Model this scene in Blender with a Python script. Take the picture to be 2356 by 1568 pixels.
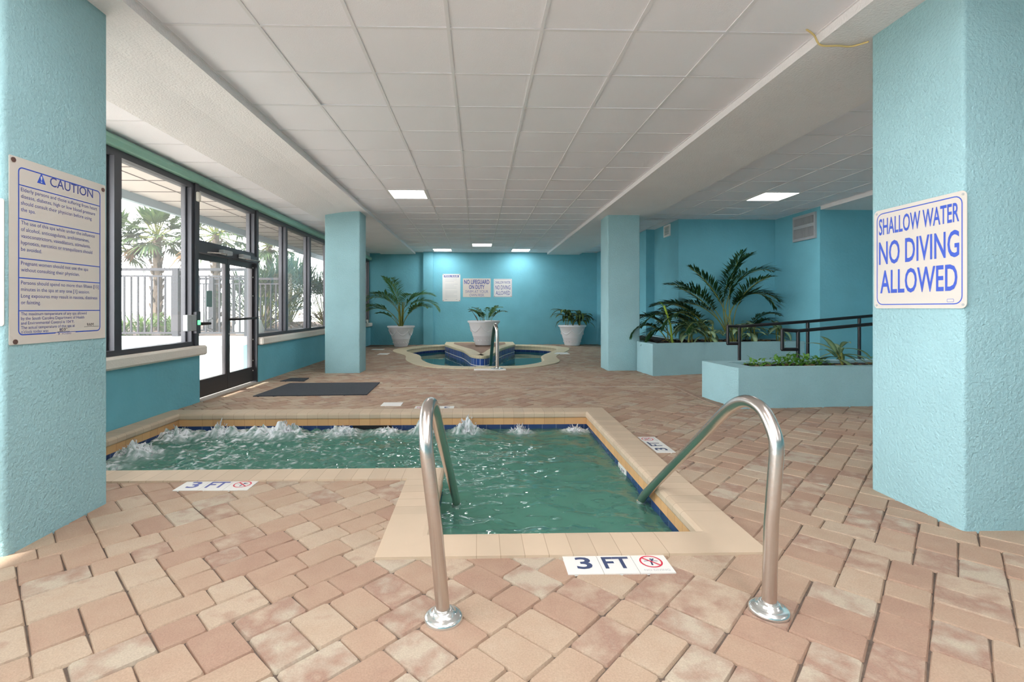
import bpy, math, random
from mathutils import Vector, noise
from mathutils.geometry import tessellate_polygon
for o in list(bpy.data.objects): bpy.data.objects.remove(o)
C = bpy.context.scene
COL = C.collection
R = math.radians
random.seed(7)

# ------------------------------------------------------------------ camera, sky, sun, exposure
cam = bpy.data.cameras.new('camera'); cam_o = bpy.data.objects.new('camera', cam); COL.objects.link(cam_o)
cam.sensor_width = 36; cam.lens = 36 * 1123 / 2356; cam.shift_x = 48 / 2356; cam.shift_y = -75 / 2356
cam.clip_start = .05; cam.clip_end = 300
cam_o.location = (0, 0, 1.2); cam_o.rotation_euler = (R(90), 0, -R(1.53))
C.camera = cam_o
w = bpy.data.worlds.new('overcast_sky'); C.world = w; w.use_nodes = True
nt = w.node_tree; bg = nt.nodes['Background']; bg.inputs[0].default_value = (.98, .975, 1, 1)
tc = nt.nodes.new('ShaderNodeTexCoord'); sx = nt.nodes.new('ShaderNodeSeparateXYZ'); nt.links.new(tc.outputs['Generated'], sx.inputs[0])
mr = nt.nodes.new('ShaderNodeMapRange'); mr.interpolation_type = 'SMOOTHSTEP'; nt.links.new(sx.outputs[2], mr.inputs[0])
mr.inputs[1].default_value = .12; mr.inputs[2].default_value = .5; mr.inputs[3].default_value = 8.5; mr.inputs[4].default_value = 2.6   # bright hazy horizon over the sea
nt.links.new(mr.outputs[0], bg.inputs[1])
sun = bpy.data.lights.new('sun', 'SUN'); sun.energy = 8; sun.angle = R(1.5); sun.color = (1, .96, .9)
sun_o = bpy.data.objects.new('sun', sun); COL.objects.link(sun_o)
sun_o.rotation_euler = Vector((.585, .42, -1)).to_track_quat('-Z', 'Y').to_euler()
C.view_settings.view_transform = 'Standard'; C.view_settings.look = 'None'
C.view_settings.gamma = 1; C.view_settings.use_curve_mapping = False
C.view_settings.exposure = 0.62
PANEL_GLOW = 16.5

# ------------------------------------------------------------------ helpers
def lin(c):
    return tuple((x / 12.92 if x <= .04045 else ((x + .055) / 1.055) ** 2.4) for x in [v / 255 for v in c]) + (1,)

def mat(name, col, rough=.6, metal=0, bump=0, bscale=40, vary=0, vscale=3, spec=.5, attr=None, detail=4):
    m = bpy.data.materials.new(name); m.use_nodes = True
    nt = m.node_tree; b = nt.nodes['Principled BSDF']
    b.inputs['Base Color'].default_value = lin(col); b.inputs['Roughness'].default_value = rough
    b.inputs['Metallic'].default_value = metal; b.inputs['Specular IOR Level'].default_value = spec
    if vary or bump:
        tc = nt.nodes.new('ShaderNodeTexCoord')
    if vary:
        n = nt.nodes.new('ShaderNodeTexNoise'); n.inputs['Scale'].default_value = vscale; n.inputs['Detail'].default_value = 6
        nt.links.new(tc.outputs['Object'], n.inputs['Vector'])
        r = nt.nodes.new('ShaderNodeMapRange'); r.inputs[1].default_value = .3; r.inputs[2].default_value = .7
        r.inputs[3].default_value = 1 - vary; r.inputs[4].default_value = 1 + vary
        nt.links.new(n.outputs['Fac'], r.inputs[0])
        mx = nt.nodes.new('ShaderNodeMix'); mx.data_type = 'RGBA'; mx.blend_type = 'MULTIPLY'; mx.inputs[0].default_value = 1
        mx.inputs[6].default_value = lin(col); nt.links.new(r.outputs[0], mx.inputs[7])
        nt.links.new(mx.outputs[2], b.inputs['Base Color'])
    if bump:
        n2 = nt.nodes.new('ShaderNodeTexNoise'); n2.inputs['Scale'].default_value = bscale; n2.inputs['Detail'].default_value = detail
        nt.links.new(tc.outputs['Object'], n2.inputs['Vector'])
        bp = nt.nodes.new('ShaderNodeBump'); bp.inputs['Strength'].default_value = bump; bp.inputs['Distance'].default_value = .02
        nt.links.new(n2.outputs['Fac'], bp.inputs['Height']); nt.links.new(bp.outputs[0], b.inputs['Normal'])
    return m

class MB:
    """collects shapes, links them as one mesh object"""
    def __init__(s): s.v = []; s.f = []; s.mi = []; s.sm = []; s.uv = {}; s.col = {}; s.m = 0; s.hasuv = False
    def add(s, vs, fs, smooth=False, uvs=None, cols=None):
        n = len(s.v); s.v += [tuple(p) for p in vs]
        for f in fs:
            s.f.append(tuple(i + n for i in f)); s.mi.append(s.m); s.sm.append(smooth)
        if uvs is not None:
            s.hasuv = True
            for i, u in enumerate(uvs): s.uv[n + i] = u
        if cols is not None:
            for i, c in enumerate(cols): s.col[n + i] = c
        return n
    def box(s, x0, x1, y0, y1, z0, z1):
        v = [(x, y, z) for z in (z0, z1) for x, y in ((x0, y0), (x1, y0), (x1, y1), (x0, y1))]
        s.add(v, [(3, 2, 1, 0), (4, 5, 6, 7), (0, 1, 5, 4), (1, 2, 6, 5), (2, 3, 7, 6), (3, 0, 4, 7)])
    def cbox(s, x0, x1, y0, y1, z0, z1, b=.01):
        """box with chamfered edges"""
        vs = []
        xs, ys, zs = (x0, x1), (y0, y1), (z0, z1)
        idx = {}
        for i in (0, 1):
            for j in (0, 1):
                for k in (0, 1):
                    p = (xs[i], ys[j], zs[k]); d = (b * (1 - 2 * i), b * (1 - 2 * j), b * (1 - 2 * k))
                    for a in range(3):
                        q = [p[t] + (0 if t == a else d[t]) for t in range(3)]
                        idx[(i, j, k, a)] = len(vs); vs.append(q)
        f = []
        for a in range(3):
            o = [t for t in range(3) if t != a]
            for e in (0, 1):
                loop = []
                for (p, q) in ((0, 0), (1, 0), (1, 1), (0, 1)):
                    c = [0, 0, 0]; c[a] = e; c[o[0]] = p; c[o[1]] = q
                    loop.append(idx[tuple(c) + (a,)])
                if (e == 1) != (a != 1): loop.reverse()
                f.append(tuple(loop))
        for a in range(3):
            o = [t for t in range(3) if t != a]
            for p in (0, 1):
                for q in (0, 1):
                    c0 = [0, 0, 0]; c0[o[0]] = p; c0[o[1]] = q; c1 = list(c0); c1[a] = 1
                    f.append((idx[tuple(c0) + (o[0],)], idx[tuple(c1) + (o[0],)], idx[tuple(c1) + (o[1],)], idx[tuple(c0) + (o[1],)]))
        for i in (0, 1):
            for j in (0, 1):
                for k in (0, 1): f.append((idx[(i, j, k, 0)], idx[(i, j, k, 1)], idx[(i, j, k, 2)]))
        s.add(vs, f)
    def prism(s, poly, z0, z1, smooth=False, cap=True):
        n = len(poly); v = [(x, y, z0) for x, y in poly] + [(x, y, z1) for x, y in poly]
        f = [(i, (i + 1) % n, (i + 1) % n + n, i + n) for i in range(n)]
        b = s.add(v, f, smooth)
        if cap:
            s.add([(x, y, z1) for x, y in poly], [tuple(range(n))]); s.add([(x, y, z0) for x, y in poly], [tuple(range(n))[::-1]])
    def tube(s, pts, r, n=12, caps=True, smooth=True):
        pts = [Vector(p) for p in pts]; rs = r if isinstance(r, (list, tuple)) else [r] * len(pts)
        vs = []; up = None
        for i, p in enumerate(pts):
            t = (pts[min(i + 1, len(pts) - 1)] - pts[max(i - 1, 0)]).normalized()
            if up is None: up = Vector((0, 0, 1)) if abs(t.z) < .9 else Vector((1, 0, 0))
            a = (up - t * up.dot(t)).normalized(); b = t.cross(a); up = a
            for k in range(n):
                q = 2 * math.pi * k / n; vs.append(p + (a * math.cos(q) + b * math.sin(q)) * rs[i])
        f = [(i * n + k, i * n + (k + 1) % n, (i + 1) * n + (k + 1) % n, (i + 1) * n + k) for i in range(len(pts) - 1) for k in range(n)]
        s.add(vs, f, smooth)
        if caps:
            s.add(vs[:n], [tuple(range(n))[::-1]]); s.add(vs[-n:], [tuple(range(n))])
    def lathe(s, prof, c, n=40, smooth=True):
        vs = [(c[0] + r * math.cos(2 * math.pi * k / n), c[1] + r * math.sin(2 * math.pi * k / n), c[2] + z) for r, z in prof for k in range(n)]
        s.add(vs, [(i * n + k, i * n + (k + 1) % n, (i + 1) * n + (k + 1) % n, (i + 1) * n + k) for i in range(len(prof) - 1) for k in range(n)], smooth)
    def ell(s, c, rx, ry, rz, n=10, m=7, jit=0):
        vs = []
        for i in range(m + 1):
            a = math.pi * i / m
            for k in range(n):
                q = 2 * math.pi * k / n; j = 1 + random.uniform(-jit, jit)
                vs.append((c[0] + rx * math.sin(a) * math.cos(q) * j, c[1] + ry * math.sin(a) * math.sin(q) * j, c[2] + rz * math.cos(a) * j))
        s.add(vs, [(i * n + k, (i + 1) * n + k, (i + 1) * n + (k + 1) % n, i * n + (k + 1) % n) for i in range(m) for k in range(n)], True)
    def build(s, name, mats, parent=None, kind=None, label=None):
        off = root_loc(parent)
        me = bpy.data.meshes.new(name)
        me.from_pydata([(x - off[0], y - off[1], z - off[2]) for x, y, z in s.v], [], s.f)
        for m in (mats if isinstance(mats, (list, tuple)) else [mats]): me.materials.append(m)
        me.polygons.foreach_set('material_index', s.mi); me.polygons.foreach_set('use_smooth', s.sm)
        if s.hasuv:
            u = me.uv_layers.new(name='UVMap')
            for l in me.loops: u.data[l.index].uv = s.uv.get(l.vertex_index, (0, 0))
        if s.col:
            a = me.color_attributes.new('tone', 'FLOAT_COLOR', 'POINT')
            buf = [0.0] * (4 * len(s.v))
            for i in range(len(s.v)):
                c = s.col.get(i, (0, 0, 0)); buf[4 * i:4 * i + 4] = [c[0], c[1], c[2], 1]
            a.data.foreach_set('color', buf)
        me.update()
        o = bpy.data.objects.new(name, me); COL.objects.link(o)
        if parent: o.parent = parent
        if kind: o['kind'] = kind
        if label: o['label'] = label
        return o

def root_loc(p):
    l = Vector((0, 0, 0))
    while p is not None:
        l += p.location; p = p.parent
    return l
def thing(name, label, cat, loc=(0, 0, 0), group=None):
    o = bpy.data.objects.new(name, None); o.empty_display_size = .1; COL.objects.link(o); o.location = loc
    o['label'] = label; o['category'] = cat
    if group: o['group'] = group
    return o
def tag(o, label, cat, group=None, kind=None):
    o['label'] = label; o['category'] = cat
    if group: o['group'] = group
    if kind: o['kind'] = kind
    return o
def struct(o, label=None, cat=None):
    o['kind'] = 'structure'
    if label: o['label'] = label; o['category'] = cat or o.name.split('_')[0]
    return o
def rrect(x0, x1, y0, y1, r=.03, n=4):
    p = []
    for cx, cy, a0 in ((x1 - r, y0 + r, -90), (x1 - r, y1 - r, 0), (x0 + r, y1 - r, 90), (x0 + r, y0 + r, 180)):
        for i in range(n + 1):
            a = R(a0 + 90 * i / n); p.append((cx + r * math.cos(a), cy + r * math.sin(a)))
    return p
def inside(p, poly):
    x, y = p; c = False; j = len(poly) - 1
    for i in range(len(poly)):
        xi, yi = poly[i]; xj, yj = poly[j]
        if (yi > y) != (yj > y) and x < (xj - xi) * (y - yi) / (yj - yi) + xi: c = not c
        j = i
    return c
def spline(pts, n=8, closed=True):
    """Catmull-Rom through pts"""
    o = []; N = len(pts); rng = range(N if closed else N - 1)
    for i in rng:
        g = (lambda k: pts[k % N]) if closed else (lambda k: pts[max(0, min(N - 1, k))])
        p0, p1, p2, p3 = g(i - 1), g(i), g(i + 1), g(i + 2)
        for k in range(n):
            t = k / n
            o.append(tuple(.5 * (2 * b + (c - a) * t + (2 * a - 5 * b + 4 * c - d) * t * t + (3 * b - a - 3 * c + d) * t ** 3) for a, b, c, d in zip(p0, p1, p2, p3)))
    if not closed: o.append(tuple(pts[-1]))
    return o
def sweep(mb, path, prof, closed=True, widths=None, fixu=None):
    """profile (d, z): d is measured outward (to the right of a counter-clockwise path). uv = (length along, length across)"""
    N = len(path); nrm = []
    for i in range(N):
        a = Vector(path[i - 1]) if (closed or i) else None; b = Vector(path[i]); c = Vector(path[(i + 1) % N]) if (closed or i < N - 1) else None
        def nn(p, q): d = (q - p).normalized(); return Vector((d.y, -d.x))
        n1 = nn(a, b) if a is not None else nn(b, c); n2 = nn(b, c) if c is not None else n1
        m = (n1 + n2).normalized(); m = m / max(.35, m.dot(n1)); nrm.append(m)
    L = [0]
    for i in range(N): L.append(L[-1] + (Vector(path[(i + 1) % N]) - Vector(path[i])).length)
    vs, us = [], []
    pl = [0]
    for j in range(1, len(prof)): pl.append(pl[-1] + math.dist(prof[j], prof[j - 1]))
    K = len(prof); M = N + 1 if closed else N
    for i in range(M):
        k = i % N
        for j, (d, z) in enumerate(prof):
            ws = widths[k] if widths else 1
            vs.append((path[k][0] + nrm[k].x * d * (ws if d > 0 else 1), path[k][1] + nrm[k].y * d * (ws if d > 0 else 1), z)); us.append((L[i] if fixu is None else fixu, pl[j]))
    mb.add(vs, [(i * K + j, (i + 1) * K + j, (i + 1) * K + j + 1, i * K + j + 1) for i in range(M - 1) for j in range(K - 1)], False, us)
def flat(mb, loops, z):
    vv = [[Vector((x, y, z)) for x, y in l] for l in loops]
    t = tessellate_polygon(vv); vs = [p for l in vv for p in l]
    fs = []
    for a, b, c in t:
        n = (vs[b] - vs[a]).cross(vs[c] - vs[a]).z
        fs.append((a, b, c) if n > 0 else (a, c, b))
    mb.add(vs, fs)

_ft = {}
def glyphs(txt, bold=0, spacing=1):
    k = (txt, bold, spacing)
    if k not in _ft:
        cu = bpy.data.curves.new('t', 'FONT'); cu.body = txt; cu.size = 1; cu.offset = bold; cu.resolution_u = 3; cu.space_character = spacing
        o = bpy.data.objects.new('t', cu); COL.objects.link(o)
        me = bpy.data.meshes.new_from_object(o)
        _ft[k] = ([tuple(v.co) for v in me.vertices], [tuple(p.vertices) for p in me.polygons])
        bpy.data.objects.remove(o); bpy.data.curves.remove(cu); bpy.data.meshes.remove(me)
    return _ft[k]
_cap = [None]
def cap():
    if _cap[0] is None:
        v = glyphs('H')[0]; _cap[0] = max(p[1] for p in v)
    return _cap[0]
class Plane:
    """a flat board: origin O (lower left), U to the reader's right, V up, N out"""
    def __init__(s, O, U, V): s.O = Vector(O); s.U = Vector(U).normalized(); s.V = Vector(V).normalized(); s.N = s.U.cross(s.V)
    def p(s, x, y, z=0): return s.O + s.U * x + s.V * y + s.N * z
    def rect(s, mb, x0, x1, y0, y1, z): mb.add([s.p(x0, y0, z), s.p(x1, y0, z), s.p(x1, y1, z), s.p(x0, y1, z)], [(0, 1, 2, 3)])
    def slab(s, mb, poly, z0, z1):
        n = len(poly); v = [s.p(x, y, z0) for x, y in poly] + [s.p(x, y, z1) for x, y in poly]
        mb.add(v, [tuple(range(n, 2 * n)), tuple(range(n))[::-1]] + [(i, (i + 1) % n, (i + 1) % n + n, i + n) for i in range(n)])
    def ring(s, mb, poly, t, z):
        cx = sum(p[0] for p in poly) / len(poly); cy = sum(p[1] for p in poly) / len(poly)
        n = len(poly); inn = []
        for i in range(n):
            a, b, c = Vector(poly[i - 1]), Vector(poly[i]), Vector(poly[(i + 1) % n])
            d1 = (b - a).normalized(); d2 = (c - b).normalized(); m = Vector((-d1.y - d2.y, d1.x + d2.x)).normalized()
            inn.append(tuple(b + m * t))
        s_v = [s.p(x, y, z) for x, y in poly] + [s.p(x, y, z) for x, y in inn]
        mb.add(s_v, [(i, (i + 1) % n, (i + 1) % n + n, i + n) for i in range(n)])
    def text(s, mb, txt, x, y, h, w=None, align='l', z=.0052, bold=0, xs=1):
        v, f = glyphs(txt, bold)
        x0 = min(p[0] for p in v); x1 = max(p[0] for p in v); k = h / cap()
        sx = w / (x1 - x0) if w else k * xs
        ww = (x1 - x0) * sx
        ox = {'l': 0, 'c': -ww / 2, 'r': -ww}[align]
        mb.add([s.p(x + ox + (p[0] - x0) * sx, y + p[1] * k, z) for p in v], f)
    def line(s, mb, pts, t, z):
        for (ax, ay), (bx, by) in zip(pts, pts[1:]):
            d = Vector((bx - ax, by - ay)); L = d.length or 1e-6; n = Vector((-d.y, d.x)) / L * t / 2
            mb.add([s.p(ax - n.x, ay - n.y, z), s.p(bx - n.x, by - n.y, z), s.p(bx + n.x, by + n.y, z), s.p(ax + n.x, ay + n.y, z)], [(0, 1, 2, 3)])

# ------------------------------------------------------------------ materials
def stucco(name, col, bump=.5, bscale=58, vary=.05):
    m = mat(name, col, .75, bump=bump, bscale=bscale, vary=vary, vscale=2.2, spec=.25, detail=3)
    return m
M = {}
M['teal'] = stucco('teal_stucco', (153, 191, 197))
M['teal_far'] = stucco('teal_painted_wall', (114, 181, 196), .25, 22)
M['cream'] = stucco('cream_stucco', (244, 240, 241), .35, 60, .02)
M['tile'] = mat('ceiling_tile', (246, 243, 248), .9, bump=.12, bscale=150, spec=.1)
M['tbar'] = mat('ceiling_grid', (236, 233, 236), .6)
M['frame'] = mat('bronze_aluminium', (74, 74, 80), .42, .3)
M['frame_d'] = mat('dark_bronze_door', (62, 58, 60), .4, .3)
M['sill'] = stucco('sill_stone', (232, 224, 214), .3, 50, .04)
M['green'] = mat('green_trim', (158, 202, 184), .5)
M['black'] = mat('black_paint', (22, 20, 24), .35)
M['chrome'] = mat('stainless_steel', (206, 198, 192), .27, 1, bump=.04, bscale=30)
M['flange'] = mat('polished_flange', (225, 228, 226), .2, .9)
M['white'] = mat('white_plastic', (238, 236, 232), .45)
M['pot'] = mat('white_resin_pot', (236, 234, 236), .5, vary=.03)
M['soil'] = mat('dark_soil', (48, 36, 32), .95, bump=1, bscale=30, vary=.5, vscale=25)
M['sign'] = mat('sign_board', (206, 199, 190), .4)
M['sign_w'] = mat('sign_board_white', (222, 221, 216), .4)
M['blue'] = mat('sign_blue', (52, 84, 190), .4)
M['blue_d'] = mat('sign_dark_blue', (66, 78, 150), .4)
M['navy'] = mat('marker_navy', (58, 70, 104), .5)
M['red'] = mat('marker_red', (205, 45, 70), .5)
M['grey'] = mat('grey_metal', (176, 178, 180), .45, .2)
M['mat_r'] = mat('black_rubber_mat', (62, 66, 74), .8, bump=.9, bscale=180, vary=.12, vscale=40)
M['screw'] = mat('rusty_screw', (110, 84, 78), .5, .4)
M['yellow'] = mat('yellow_wire', (232, 205, 140), .5)
M['conc'] = mat('pale_concrete', (196, 184, 172), .85, bump=.2, bscale=60, vary=.08)
M['white_out'] = mat('outdoor_white', (205, 214, 212), .8, bump=.2, bscale=20)
M['patio'] = mat('patio_concrete', (192, 184, 174), .85, vary=.05)
M['sand'] = mat('pale_sand', (214, 214, 208), .9, vary=.05, vscale=.4)
M['mulch'] = mat('mulch', (78, 62, 50), .95, bump=1, bscale=14, vary=.35, vscale=8)
M['rail_o'] = mat('grey_painted_railing', (34, 32, 40), .5)
M['sash'] = mat('soffit_fascia', (150, 168, 176), .6)
M['trunk'] = mat('palm_trunk', (104, 90, 76), .9, bump=.8, bscale=20, vary=.25, vscale=9)
M['stem'] = mat('palm_stem', (128, 132, 62), .6, vary=.2, vscale=12)
M['water_pl'] = mat('pool_plaster', (150, 196, 182), .7, vary=.06)

def leafmat(name, c1, c2, rough=.45, trans=.25):
    m = bpy.data.materials.new(name); m.use_nodes = True; nt = m.node_tree; b = nt.nodes['Principled BSDF']
    a = nt.nodes.new('ShaderNodeAttribute'); a.attribute_name = 'tone'
    mx = nt.nodes.new('ShaderNodeMix'); mx.data_type = 'RGBA'; mx.inputs[6].default_value = lin(c1); mx.inputs[7].default_value = lin(c2)
    sp = nt.nodes.new('ShaderNodeSeparateColor'); nt.links.new(a.outputs['Color'], sp.inputs[0])
    nt.links.new(sp.outputs[0], mx.inputs[0]); nt.links.new(mx.outputs[2], b.inputs['Base Color'])
    b.inputs['Roughness'].default_value = rough
    t = nt.nodes.new('ShaderNodeBsdfTranslucent'); nt.links.new(mx.outputs[2], t.inputs[0])
    ms = nt.nodes.new('ShaderNodeMixShader'); ms.inputs[0].default_value = trans
    nt.links.new(b.outputs[0], ms.inputs[1]); nt.links.new(t.outputs[0], ms.inputs[2])
    nt.links.new(ms.outputs[0], nt.nodes['Material Output'].inputs[0])
    return m
M['areca'] = leafmat('areca_leaf', (46, 104, 56), (128, 164, 96))
M['areca_d'] = leafmat('dark_areca_leaf', (22, 62, 36), (66, 108, 48))
M['fan'] = leafmat('fan_palm_leaf', (52, 78, 50), (104, 120, 76))
M['fan_d'] = leafmat('dry_fan_leaf', (150, 118, 84), (110, 90, 64))
M['grass'] = leafmat('strap_leaf', (52, 92, 30), (104, 140, 50))
M['varieg'] = leafmat('variegated_leaf', (44, 96, 56), (176, 200, 156))
M['varieg_d'] = leafmat('striped_dark_leaf', (20, 58, 34), (168, 178, 84))
M['ground_l'] = leafmat('groundcover_leaf', (58, 128, 44), (134, 182, 70))

def glassmat():
    m = bpy.data.materials.new('window_glass'); m.use_nodes = True; nt = m.node_tree
    nt.nodes.remove(nt.nodes['Principled BSDF'])
    t = nt.nodes.new('ShaderNodeBsdfTransparent'); t.inputs[0].default_value = (.97, .985, .98, 1)
    g = nt.nodes.new('ShaderNodeBsdfGlossy'); g.inputs['Roughness'].default_value = .02
    lw = nt.nodes.new('ShaderNodeLayerWeight'); lw.inputs[0].default_value = .5
    pw = nt.nodes.new('ShaderNodeMath'); pw.operation = 'POWER'; nt.links.new(lw.outputs['Facing'], pw.inputs[0]); pw.inputs[1].default_value = 4
    ma = nt.nodes.new('ShaderNodeMath'); ma.operation = 'MULTIPLY_ADD'; nt.links.new(pw.outputs[0], ma.inputs[0]); ma.inputs[1].default_value = .4; ma.inputs[2].default_value = .02
    mx = nt.nodes.new('ShaderNodeMixShader'); nt.links.new(ma.outputs[0], mx.inputs[0]); nt.links.new(t.outputs[0], mx.inputs[1]); nt.links.new(g.outputs[0], mx.inputs[2])
    d = nt.nodes.new('ShaderNodeBsdfTranslucent'); d.inputs[0].default_value = (.9, .93, .95, 1)
    m2 = nt.nodes.new('ShaderNodeMixShader'); m2.inputs[0].default_value = .025
    nt.links.new(mx.outputs[0], m2.inputs[1]); nt.links.new(d.outputs[0], m2.inputs[2])
    nt.links.new(m2.outputs[0], nt.nodes['Material Output'].inputs[0])
    return m
M['glass'] = glassmat()
def glow(name, col, st):
    m = bpy.data.materials.new(name); m.use_nodes = True; nt = m.node_tree; b = nt.nodes['Principled BSDF']
    b.inputs['Emission Color'].default_value = col; b.inputs['Emission Strength'].default_value = st; b.inputs['Base Color'].default_value = (.8, .8, .8, 1)
    return m
M['panel'] = glow('lit_diffuser', (1, .965, .975, 1), PANEL_GLOW)
M['led'] = glow('green_indicator', (.02, .9, .3, 1), .8)

def pavermat():
    m = bpy.data.materials.new('tumbled_brick_pavers'); m.use_nodes = True; nt = m.node_tree; b = nt.nodes['Principled BSDF']
    N = nt.nodes.new; Lk = nt.links.new
    a = N('ShaderNodeAttribute'); a.attribute_name = 'tone'; sp = N('ShaderNodeSeparateColor'); Lk(a.outputs['Color'], sp.inputs[0])
    cr = N('ShaderNodeValToRGB'); e = cr.color_ramp.elements
    e[0].position = 0; e[0].color = lin((159, 130, 112)); e[1].position = 1; e[1].color = lin((176, 163, 145))
    for p, c in ((.22, (167, 141, 121)), (.5, (172, 150, 129)), (.72, (177, 159, 139)), (.86, (153, 124, 108))):
        x = e.new(p); x.color = lin(c)
    tc = N('ShaderNodeTexCoord')
    n1 = N('ShaderNodeTexNoise'); n1.inputs['Scale'].default_value = 9; n1.inputs['Detail'].default_value = 5; Lk(tc.outputs['Object'], n1.inputs['Vector'])
    ad = N('ShaderNodeMath'); ad.operation = 'MULTIPLY_ADD'; Lk(n1.outputs['Fac'], ad.inputs[0]); ad.inputs[1].default_value = .55
    sb = N('ShaderNodeMath'); sb.operation = 'SUBTRACT'; Lk(sp.outputs[0], sb.inputs[0]); sb.inputs[1].default_value = .27
    Lk(sb.outputs[0], ad.inputs[2]); Lk(ad.outputs[0], cr.inputs[0])
    n2 = N('ShaderNodeTexNoise'); n2.inputs['Scale'].default_value = 160; n2.inputs['Detail'].default_value = 3; Lk(tc.outputs['Object'], n2.inputs['Vector'])
    mr = N('ShaderNodeMapRange'); Lk(n2.outputs['Fac'], mr.inputs[0]); mr.inputs[1].default_value = .3; mr.inputs[2].default_value = .75; mr.inputs[3].default_value = .9; mr.inputs[4].default_value = 1.12
    mx = N('ShaderNodeMix'); mx.data_type = 'RGBA'; mx.blend_type = 'MULTIPLY'; mx.inputs[0].default_value = 1; Lk(cr.outputs[0], mx.inputs[6]); Lk(mr.outputs[0], mx.inputs[7])
    Lk(mx.outputs[2], b.inputs['Base Color']); b.inputs['Roughness'].default_value = .72; b.inputs['Specular IOR Level'].default_value = .3
    bp = N('ShaderNodeBump'); bp.inputs['Strength'].default_value = .35; bp.inputs['Distance'].default_value = .004
    s2 = N('ShaderNodeMath'); s2.operation = 'MULTIPLY_ADD'; Lk(n1.outputs['Fac'], s2.inputs[0]); s2.inputs[1].default_value = 2; Lk(n2.outputs['Fac'], s2.inputs[2])
    Lk(s2.outputs[0], bp.inputs['Height']); Lk(bp.outputs[0], b.inputs['Normal'])
    return m
M['paver'] = pavermat()
M['joint'] = mat('paver_joint_sand', (98, 86, 77), .95, vary=.3, vscale=30)

def stripes(name, col, jcol, step, jw, rough=.5, vary=.06, vstep=None, spec=.5):
    """blocks laid along uv.x, joints every step"""
    m = bpy.data.materials.new(name); m.use_nodes = True; nt = m.node_tree; b = nt.nodes['Principled BSDF']; N = nt.nodes.new; Lk = nt.links.new
    tc = N('ShaderNodeTexCoord'); sp = N('ShaderNodeSeparateXYZ'); Lk(tc.outputs['UV'], sp.inputs[0])
    def joint(out, st):
        d = N('ShaderNodeMath'); d.operation = 'DIVIDE'; Lk(out, d.inputs[0]); d.inputs[1].default_value = st
        f = N('ShaderNodeMath'); f.operation = 'FRACT'; Lk(d.outputs[0], f.inputs[0])
        l = N('ShaderNodeMath'); l.operation = 'LESS_THAN'; Lk(f.outputs[0], l.inputs[0]); l.inputs[1].default_value = jw / st
        return l, d
    j, d = joint(sp.outputs[0], step); jo = j.outputs[0]
    if vstep:
        j2, d2 = joint(sp.outputs[1], vstep); mm = N('ShaderNodeMath'); mm.operation = 'MAXIMUM'; Lk(jo, mm.inputs[0]); Lk(j2.outputs[0], mm.inputs[1]); jo = mm.outputs[0]
    fl = N('ShaderNodeMath'); fl.operation = 'FLOOR'; Lk(d.outputs[0], fl.inputs[0])
    wn = N('ShaderNodeTexWhiteNoise'); wn.noise_dimensions = '1D'; Lk(fl.outputs[0], wn.inputs['W'])
    n = N('ShaderNodeTexNoise'); n.inputs['Scale'].default_value = 7; n.inputs['Detail'].default_value = 5; Lk(tc.outputs['Object'], n.inputs['Vector'])
    av = N('ShaderNodeMath'); av.operation = 'ADD'; Lk(wn.outputs[0], av.inputs[0]); Lk(n.outputs['Fac'], av.inputs[1])
    mr = N('ShaderNodeMapRange'); Lk(av.outputs[0], mr.inputs[0]); mr.inputs[1].default_value = .4; mr.inputs[2].default_value = 1.6; mr.inputs[3].default_value = 1 - vary; mr.inputs[4].default_value = 1 + vary
    mx = N('ShaderNodeMix'); mx.data_type = 'RGBA'; mx.blend_type = 'MULTIPLY'; mx.inputs[0].default_value = 1; mx.inputs[6].default_value = lin(col); Lk(mr.outputs[0], mx.inputs[7])
    m2 = N('ShaderNodeMix'); m2.data_type = 'RGBA'; Lk(jo, m2.inputs[0]); Lk(mx.outputs[2], m2.inputs[6]); m2.inputs[7].default_value = lin(jcol)
    Lk(m2.outputs[2], b.inputs['Base Color']); b.inputs['Roughness'].default_value = rough; b.inputs['Specular IOR Level'].default_value = spec
    bp = N('ShaderNodeBump'); bp.inputs['Strength'].default_value = .4; bp.inputs['Distance'].default_value = .004; bp.invert = True
    Lk(jo, bp.inputs['Height']); Lk(bp.outputs[0], b.inputs['Normal'])
    return m
M['coping'] = stripes('coping_stone', (194, 174, 150), (166, 146, 122), .117, .004, .6, .07)
M['coping_face'] = stripes('tan_coping_face', (206, 162, 112), (176, 130, 84), .117, .004, .6, .1)
M['coping_far'] = stripes('pale_coping_stone', (214, 200, 168), (186, 170, 140), .11, .006, .6, .05)
M['btile'] = stripes('blue_glazed_tile', (44, 66, 112), (96, 108, 138), .16, .008, .15, .25, None)
M['btile_f'] = stripes('cobalt_glazed_tile', (50, 84, 158), (206, 214, 224), .11, .012, .2, .22, None)

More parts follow.
